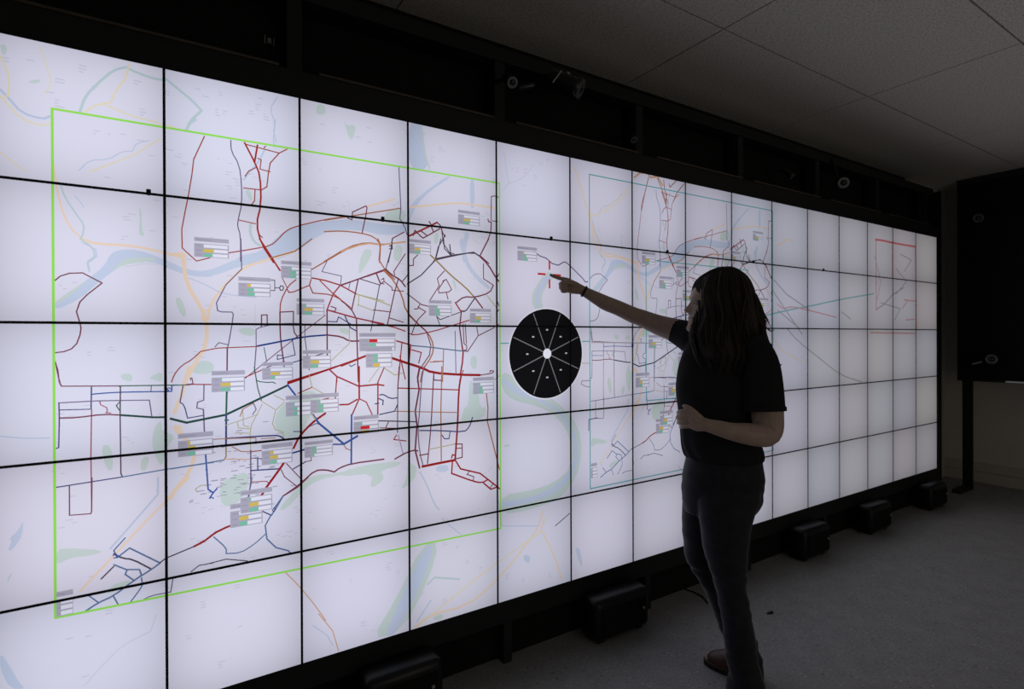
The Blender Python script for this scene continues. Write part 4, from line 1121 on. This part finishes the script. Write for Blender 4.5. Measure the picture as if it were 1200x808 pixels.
c1 = tracker((1.875, -0.10, 2.505), (0.62, -0.62, -0.42), 'black tracking camera turned right, above the dial on upper frame', 1.25, DARKRING)
bracket(c1, [(-0.03, 0.02, 0.02), (-0.06, 0.06, 0.05), (-0.06, 0.2365, 0.06)])
MB().tube([(-0.075, 0.0, -0.01), (-0.035, -0.005, 0.045)], 0.004, 8).build('clamp_rod', STEEL, c1, True)
MB().tube([(-0.005, -0.01, 0.045), (0.003, -0.012, 0.04)], 0.004, 8).build('clamp_knob', STEEL, c1, True)
c2 = tracker((1.60, -0.07, 2.465), (-0.15, -0.75, -0.6), 'black tracking camera facing the room, left of the paired upper cameras', 0.7, mat('ring_mid', (0.2, 0.2, 0.2), 0.35))
bracket(c2, [(0.0, 0.03, 0.02), (0.0, 0.1115, 0.04)])
MB().tube([(0.05, 0.0, -0.02), (0.10, -0.02, -0.005)], 0.012, 10).build('cable_gland', BLACKG, c2, True)
c3 = tracker((4.25, -0.06, 2.435), (-0.80, -0.55, -0.25), 'black tracking camera with pale ring near far end of upper frame', 1.08, mat('ring_soft', (0.25, 0.25, 0.25), 0.4))
bracket(c3, [(0.05, 0.05, 0.04), (0.06, 0.0965, 0.19)])
c4 = tracker((2.36, 0.0, 2.40), (-0.1, -0.6, -0.8), 'small black tracking camera above seventh column of panels', 0.55, DARKRING)
bracket(c4, [(0, 0.02, 0.01), (0, 0.05, 0.03), (0, 0.1435, 0.03)], 0.006)
c5 = tracker((3.72, 0.0, 2.43), (0.3, -0.6, -0.7), 'small black tracking camera above tenth column of panels', 0.6, DARKRING)
bracket(c5, [(0, 0.02, 0.01), (0, 0.05, 0.03), (0, 0.1435, 0.03)], 0.006)

# ---------------------------------------------------------------- black board with its posts, right
bo = empty('presentation_board', (6.47, -0.8, 0))
tag(bo, 'tall black board on dark posts in front of right wall', 'board')
def bbox(name, x0, x1, y0, y1, z0, z1, m): return box_obj(name, x0 - 6.47, x1 - 6.47, y0 + 0.8, y1 + 0.8, z0, z1, m, bo)
bbox('panel', 6.475, 6.495, -1.6, 0.05, 1.005, CZ - 0.055, BLACK2)
bbox('top_band', 6.468, 6.50, -1.6, 0.05, CZ - 0.0545, CZ - 0.002, mat('dark_band', (0.022, 0.022, 0.023), 0.6))
bbox('post', 6.496, 6.53, -0.05, 0.02, 0.0, 1.5, BLACK)
bbox('post', 6.496, 6.53, -1.57, -1.50, 0.0, 1.5, BLACK)
bbox('foot', 6.25, 6.53, -0.045, 0.015, 0.0, 0.035, BLACK)
bbox('foot', 6.25, 6.53, -1.565, -1.505, 0.0, 0.035, BLACK)
bbox('edge_rail', 6.47, 6.50, -1.6, 0.05, 0.985, 1.004, BLACK)
bbox('tray', 6.43, 6.469, -1.6, -0.30, 0.992, 1.004, STEEL)
c6 = tracker((6.378, -0.13, 2.42), (-0.9, -0.32, -0.1), 'black tracking camera high on the black board', 1.15, mat('ring_dim', (0.11, 0.11, 0.11), 0.4))
bracket(c6, [(0.03, 0.02, 0.03), (0.0885, 0.02, 0.05)])
c7 = tracker((6.345, -0.23, 1.19), (-0.92, -0.3, 0.05), 'black tracking camera low on the black board, with side lever', 1.25, mat('ring_dim2', (0.14, 0.14, 0.14), 0.4))
bracket(c7, [(0.05, 0.02, -0.02), (0.1215, 0.02, -0.04)])
MB().tube([(-0.02, 0.12, -0.045), (-0.03, 0.06, -0.025)], 0.007, 8).build('lever', RING, c7, True)
jb = MB().box(-0.12, 0.12, -0.03, 0.0, -0.035, 0.035, 0.004).build('junction_box', BLACK, None, False, (6.33, 0.2795, 2.69))
tag(jb, 'small black junction box high on the pale wall strip', 'box')

# ---------------------------------------------------------------- equipment boxes on the floor under the wall
CASING = mat('dark_casing', (0.005, 0.005, 0.005), 0.38, 0.35)
def equip(x, label, w=0.30, h=0.20):
    t = empty('equipment_box', (x, -0.04, 0))
    tag(t, label, 'box', 'rounded black boxes under the video wall')
    MB().box(-w / 2, w / 2, -0.085, 0.035, 0.012, h, 0.028).build('casing', CASING, t, True)
    MB().box(-w / 2 + 0.03, w / 2 - 0.03, -0.089, -0.0852, 0.04, h - 0.04, 0.0018).build('grille', BLACK2, t)
    MB().lathe((w / 2 - 0.05, -0.0895, h * 0.55), (0, -1, 0), [(0, 0.007), (0.006, 0.006), (0.008, 0.003)], 14).build('glint_disc', RING, t, True)  # pale disc standing in for a small glint on the casing
    for sx in (-1, 1):
        MB().box(sx * (w / 2 - 0.05) - 0.02, sx * (w / 2 - 0.05) + 0.02, -0.06, 0.02, 0.0, 0.0121).build('foot', BLACK, t)
equip(1.12, 'rounded black box on the floor, under the third column of panels')
equip(2.18, 'rounded black box on the floor just left of the standing person', 0.34)
equip(3.83, 'rounded black box on the floor just right of the standing person')
equip(4.66, 'rounded black box on the floor, second from the far end')
equip(5.62, 'rounded black box on the floor at the far end of video wall')

# ---------------------------------------------------------------- small things on the floor
tag(MB().tube(FLOOR_CABLE, 0.004, 8).build('floor_cable', BLACK, None, True), 'thin black cable lying on floor left of the person', 'cable')
sx, sy = FLOOR_SCRAP
sc_ = MB()
sc_.loft([[(sx + 0.022 * math.cos(a) * (1 + .3 * math.sin(3 * a)) * s, sy + 0.012 * math.sin(a) * (1 + .25 * math.cos(2 * a)) * s, z) for a in [2 * math.pi * i / 14 for i in range(14)]] for s, z in ((1, 0.0005), (1.02, 0.002), (0.6, 0.005))])
tag(sc_.build('floor_scrap', mat('dark_scrap', (0.01, 0.01, 0.01), 0.8), None, True), 'tiny dark scrap lying on floor right of the person', 'scrap')

# ---------------------------------------------------------------- the person
SKIN = mat('skin', (0.44, 0.325, 0.265), 0.5, 0.35, bump=(220, 0.12, 0.0008), var=0.08, vscale=35)
SKIN.node_tree.nodes['Principled BSDF'].inputs['Subsurface Weight'].default_value = 0.0
SHIRT = mat('black_tshirt', (0.016, 0.016, 0.0172), 0.85, 0.15, bump=(400, 0.2, 0.0008))
JEANS = mat('dark_denim', (0.019, 0.020, 0.026), 0.75, 0.2, bump=(500, 0.25, 0.0008), var=0.2, vscale=30)
JEANS.node_tree.nodes['Principled BSDF'].inputs['Sheen Weight'].default_value = 0.35
JEANS.node_tree.nodes['Principled BSDF'].inputs['Sheen Roughness'].default_value = 0.35
HAIR = mat('dark_brown_hair', (0.024, 0.018, 0.0135), 0.5, 0.25, var=0.3, vscale=40)
BOOT = mat('brown_leather', (0.075, 0.036, 0.024), 0.45, 0.4, var=0.2)
SOLE = mat('boot_sole', (0.02, 0.018, 0.016), 0.7)
WELT = mat('pale_welt', (0.07, 0.05, 0.035), 0.6)
EYE = mat('eye_white', (0.42, 0.40, 0.38), 0.25)
BAND = mat('dark_band_bracelet', (0.02, 0.018, 0.02), 0.4)
BASE = Vector((FIGURE['ground'][0] / 1000, FIGURE['ground'][1] / 1000, 0))
UR = Vector(FIGURE['u']); FWD = Vector(FIGURE['w'])
UR.z = 0; UR.normalize()
pe = empty('person', BASE)
tag(pe, 'person with long dark wavy hair, black t-shirt and dark jeans, pointing at the dial screen', 'person')
def V3(p): return Vector((p[0] / 1000, p[1] / 1000, p[2] / 1000)) - BASE
def ring_pts(r, n=40, k=1.0, ex=2.2):
    c = V3(r); a, b = r[3] / 1000 * k, r[4] / 1000 * k
    out = []
    for i in range(n):
        t = 2 * math.pi * i / n
        cx, sx_ = math.cos(t), math.sin(t)
        px = math.copysign(abs(cx) ** (2 / ex), cx); py = math.copysign(abs(sx_) ** (2 / ex), sx_)
        out.append(c + UR * a * px + FWD * b * py)
    return out
def interp(rings, m=3):
    out = []
    n = len(rings)
    for i in range(n - 1):
        p0 = rings[max(i - 1, 0)]; p1 = rings[i]; p2 = rings[i + 1]; p3 = rings[min(i + 2, n - 1)]
        for s in range(m):
            t = s / m
            out.append([0.5 * (2 * b + (c - a) * t + (2 * a - 5 * b + 4 * c - d) * t * t + (3 * b - a - 3 * c + d) * t ** 3) for a, b, c, d in zip(p0, p1, p2, p3)])
    out.append(list(rings[-1]))
    return out
def add_rings(mb, key, k=1.0, ex=2.2, m=3): mb.loft([ring_pts(r, 40, k, ex) for r in interp(FIGURE[key], m)])
def add_tube(mb, t, dr=0.0, n=16, m=3):
    q = interp(t, m)
    mb.tube([V3(p) for p in q], [p[3] / 1000 + dr for p in q], n)

# body: head, neck, torso, arms, hands and legs fused into one skin
b = MB()
add_rings(b, 'torso', 0.90); add_rings(b, 'pelvis', 0.90)
add_rings(b, 'leg_l', 0.86); add_rings(b, 'leg_r', 0.86)
add_tube(b, FIGURE['arm_l']); add_tube(b, FIGURE['arm_r']); add_tube(b, FIGURE['neck'])
for side in ('l', 'r'):
    fx, fy, dx, dy = FIGURE['foot_' + side]
    h = Vector((fx / 1000, fy / 1000, 0)) - BASE; d = Vector((dx, dy, 0)).normalized()
    b.tube([h + d * .05 + Vector((0, 0, .12)), h + d * .05 + Vector((0, 0, .06)), h + d * .12 + Vector((0, 0, .045)), h + d * .2 + Vector((0, 0, .03))], [.036, .036, .032, .024], 14)
hd = interp(FIGURE['head'], 3)
pys = interp([[v] for v in FIGURE['head_py']], 3)
PXM = 2.2 / 628.37
eyes = [V3(e) for e in FIGURE['eyes']]
gz = lambda x, s: math.exp(-(x / s) ** 2)
def nose(py):
    t = [(350, 0), (354, 0.8), (357, 3), (360, 5.2), (362.5, 7.6), (364.5, 7.4), (366.3, 4.6), (368, 0.8), (370, 0)]
    if py <= 350 or py >= 370: return 0
    for (a, u), (c, v) in zip(t, t[1:]):
        if a <= py <= c: return u + (v - u) * (py - a) / (c - a)
    return 0
hr = []
for r, py in zip(hd, pys):
    py = py[0]
    c = V3(r); a, w_ = r[3] / 1000, r[4] / 1000
    ring = []
    for i in range(56):
        t = 2 * math.pi * i / 56
        cx, s_ = math.cos(t), math.sin(t)
        ex = 2.25
        px = a * math.copysign(abs(cx) ** (2 / ex), cx); pw = w_ * math.copysign(abs(s_) ** (2 / ex), s_)
        if cx < 0:
            bump = nose(py) * gz(pw, 0.0125 if py > 359 else 0.009)
            bump += 1.5 * gz(py - 372.3, 1.2) * gz(pw, .02) + 1.3 * gz(py - 376, 1.3) * gz(pw, .018) - 1.0 * gz(py - 374.1, .7) * gz(pw, .022)
            bump += 1.8 * gz(py - 385, 3) * gz(pw, .018)
            bump += 1.3 * gz(py - 348.5, 2.6) * gz(abs(pw) - .025, .022)
            bump -= 2.2 * gz(py - 354.8, 3.0) * gz(abs(pw) - .029, .014)
            px -= bump * PXM
        ring.append(c + UR * px + FWD * pw)
    hr.append(ring)
b.loft(hr)
# ears
for s in (-1, 1):
    q = V3(FIGURE['eyes'][0]); m_ = (eyes[0] + eyes[1]) / 2 + UR * 0.088 + FWD * s * 0.076
    b.loft([[m_ + FWD * s * o + UR * (.013 * k_ * math.cos(t)) + Vector((0, 0, -0.012 + .028 * k_ * math.sin(t))) for t in [2 * math.pi * i / 16 for i in range(16)]] for o, k_ in ((-.012, .8), (.004, 1), (.011, .9))])
for ch in FIGURE['hand_r'] + FIGURE['hand_l']: add_tube(b, ch, 0, 12, 3)
body = union(b, 'body', 0.0026, 2, SKIN, pe)
for e in eyes:
    MB().lathe(e + UR * 0.0125, -UR, [(-0.011, 0.002), (-0.007, 0.009), (0, 0.0112), (0.006, 0.0092), (0.0095, 0.0048), (0.0106, 0.001)], 18).build('eye', EYE, body, True)
    MB().lathe(e + UR * 0.0025, -UR, [(-0.002, 0.0052), (0.0006, 0.005), (0.0016, 0.002)], 14).build('iris', GLASS, body, True)

# t-shirt with short sleeves, slightly creased
b = MB()
add_rings(b, 'torso', 1.0)
add_tube(b, FIGURE['sleeve_r'], 0, 24)
q = interp(FIGURE['sleeve_l'], 4)
P_ = [V3(p) for p in q]; R_ = [p[3] / 1000 for p in q]
b.tube(P_, R_, 28, caps=False)
shirt = union(b, 'tshirt', 0.0045, 4, SHIRT, pe)
def displaced(o, fn):
    me = o.data
    n_ = [v.normal.copy() for v in me.vertices]
    c_ = [v.co.copy() for v in me.vertices]
    out = []
    for c, nn in zip(c_, n_):
        out += list(c + nn * fn(c))
    me.vertices.foreach_set('co', out)
    me.update()
def shirt_fold(c):
    n = noise.noise(Vector((c.x * 9, c.y * 9, c.z * 4))) * 0.005 + noise.noise(Vector((c.x * 22 + c.z * 6, c.y * 22, c.z * 10))) * 0.002
    low = max(0, min(1, (1.12 - c.z) / 0.2))
    n += low * math.sin(c.x * 95 + c.y * 60 + 5 * noise.noise(c * 8)) * 0.003
    return n
displaced(shirt, shirt_fold)
# hem line of the near sleeve
hm = MB()
d_ = (P_[-1] - P_[-4]).normalized()
hm.lathe(P_[-1] - d_ * 0.004, d_, [(-0.010, R_[-1] + .0005), (-0.009, R_[-1] + .0022), (0.006, R_[-1] + .0026), (0.007, R_[-1] - .001), (0.0, R_[-1] - .003)], 36).build('sleeve_hem', SHIRT, shirt, True)

# jeans
b = MB()
add_rings(b, 'pelvis', 1.0, 2.3); add_rings(b, 'leg_l', 1.0, 2.1); add_rings(b, 'leg_r', 1.0, 2.1)
jeans = union(b, 'jeans', 0.005, 4, JEANS, pe)
def jean_fold(c):
    kn = gz(c.z - 0.42, 0.14) + gz(c.z - 0.12, 0.08) + 0.6 * gz(c.z - 0.78, .07)
    n = noise.noise(Vector((c.x * 12, c.y * 12, c.z * 16))) * 0.004 * (0.4 + kn) + math.sin(c.z * 120 + c.x * 40 + 4 * noise.noise(c * 10)) * 0.0016 * kn
    return n
displaced(jeans, jean_fold)

# boots
for side in ('r', 'l'):
    fx, fy, dx, dy = FIGURE['foot_' + side]
    h = Vector((fx / 1000, fy / 1000, 0)) - BASE; d = Vector((dx, dy, 0)).normalized(); s = Vector((-d.y, d.x, 0))
    def oval(cx, hl, hw, z, toe=0.0, n=30):
        out = []; cx *= 0.90; hl *= 0.90
        for i in range(n):
            t = 2 * math.pi * i / n
            out.append(h + d * (cx + hl * math.cos(t)) + s * hw * math.sin(t) * (1 - 0.12 * math.cos(t)) * (1 + .15 * max(0, math.cos(t)) * abs(math.sin(t))) + Vector((0, 0, z + toe * max(0, math.cos(t)))))
        return out
    up = MB().loft([oval(.123, .126, .044, .018), oval(.122, .126, .047, .032), oval(.12, .121, .046, .05, -.004), oval(.108, .106, .043, .066, -.006), oval(.088, .082, .041, .080, -.004), oval(.070, .058, .036, .095), oval(.060, .046, .033, .115), oval(.058, .042, .032, .15), oval(.058, .040, .030, .152)])
    bt = up.build('boot', BOOT, pe, True)
    so = MB().loft([oval(.124, .130, .045, .0005), oval(.124, .131, .047, .008), oval(.124, .130, .048, .020), oval(.123, .127, .045, .022)])
    so.build('sole', SOLE, bt, True)
    MB().loft([oval(.123, .1315, .0495, .021), oval(.123, .132, .050, .0235), oval(.123, .128, .047, .026)]).build('welt', WELT, bt, True)

# bracelet on the pointing wrist
br = FIGURE['bracelet']
bc = V3(br); ax = Vector((br[4], br[5], br[6])).normalized()
MB().lathe(bc, ax, [(-0.004, .0235), (-0.0045, .0262), (0.0, .0272), (0.0045, .0262), (0.004, .0235)], 28).build('bracelet', BAND, pe, True)

# hair: a full mass plus many separate wavy locks over it
hrnd = random.Random(21)
HR = interp(FIGURE['hair'], 3)
b = MB()
b.loft([ring_pts(r, 48, 0.985, 2.6) for r in HR])
NR = len(HR)
def on_hair(t, th, off):
    t = max(0, min(NR - 1.001, t * (NR - 1))); i = int(t); fr_ = t - i
    r = [HR[i][k] * (1 - fr_) + HR[i + 1][k] * fr_ for k in range(5)]
    c = V3(r)
    return c + UR * ((r[3] / 1000 + off) * math.cos(th)) + FWD * ((r[4] / 1000 + off) * math.sin(th))
for k in range(1100):
    th = hrnd.uniform(0, 2 * math.pi)
    clump = round(th * 7) / 7
    crnd = random.Random(int(clump * 100) + 5 * int(hrnd.random() * 3))
    end = crnd.uniform(0.80, 1.02) + hrnd.uniform(-.04, .05)
    st = hrnd.uniform(0.0, 0.10) if hrnd.random() < 0.7 else hrnd.uniform(0.1, 0.55)
    ph = crnd.uniform(0, 6.28) + hrnd.uniform(-.35, .35); am = crnd.uniform(0.05, 0.13); fq = crnd.uniform(9, 14)
    off0 = hrnd.uniform(-0.003, 0.003)
    pts = []; rad = []
    n = 18
    for i in range(n):
        u = i / (n - 1); t = st + (end - st) * u
        wv = am * t * math.sin(fq * t + ph)
        gather = (clump - th) * 0.5 * t
        off = off0 + 0.013 * t * math.sin(fq * t * .8 + ph + 1.3) + 0.003 * t
        q = on_hair(min(t, 1), th + wv + gather, off)
        if t > 1: q.z -= (t - 1) * 0.35
        pts.append(q); rad.append(0.0024 * (0.6 + 0.4 * math.sin(math.pi * min(1, u * .9 + .15))) * (1 - u ** 4 * .85))
    b.tube(pts, rad, 5)
for s_ in FIGURE['stray']:
    q = interp([list(p) for p in s_], 4)
    n = len(q)
    for rep in range(6):
        jit = Vector((hrnd.uniform(-.005, .005), hrnd.uniform(-.01, .01), hrnd.uniform(-.005, .005)))
        b.tube([V3(p) + jit * (i / n) for i, p in enumerate(q)], [max(0.0007, 0.0030 * (1 - (i / n) ** 1.5)) for i in range(n)], 5)
b.build('hair', HAIR, pe, True)
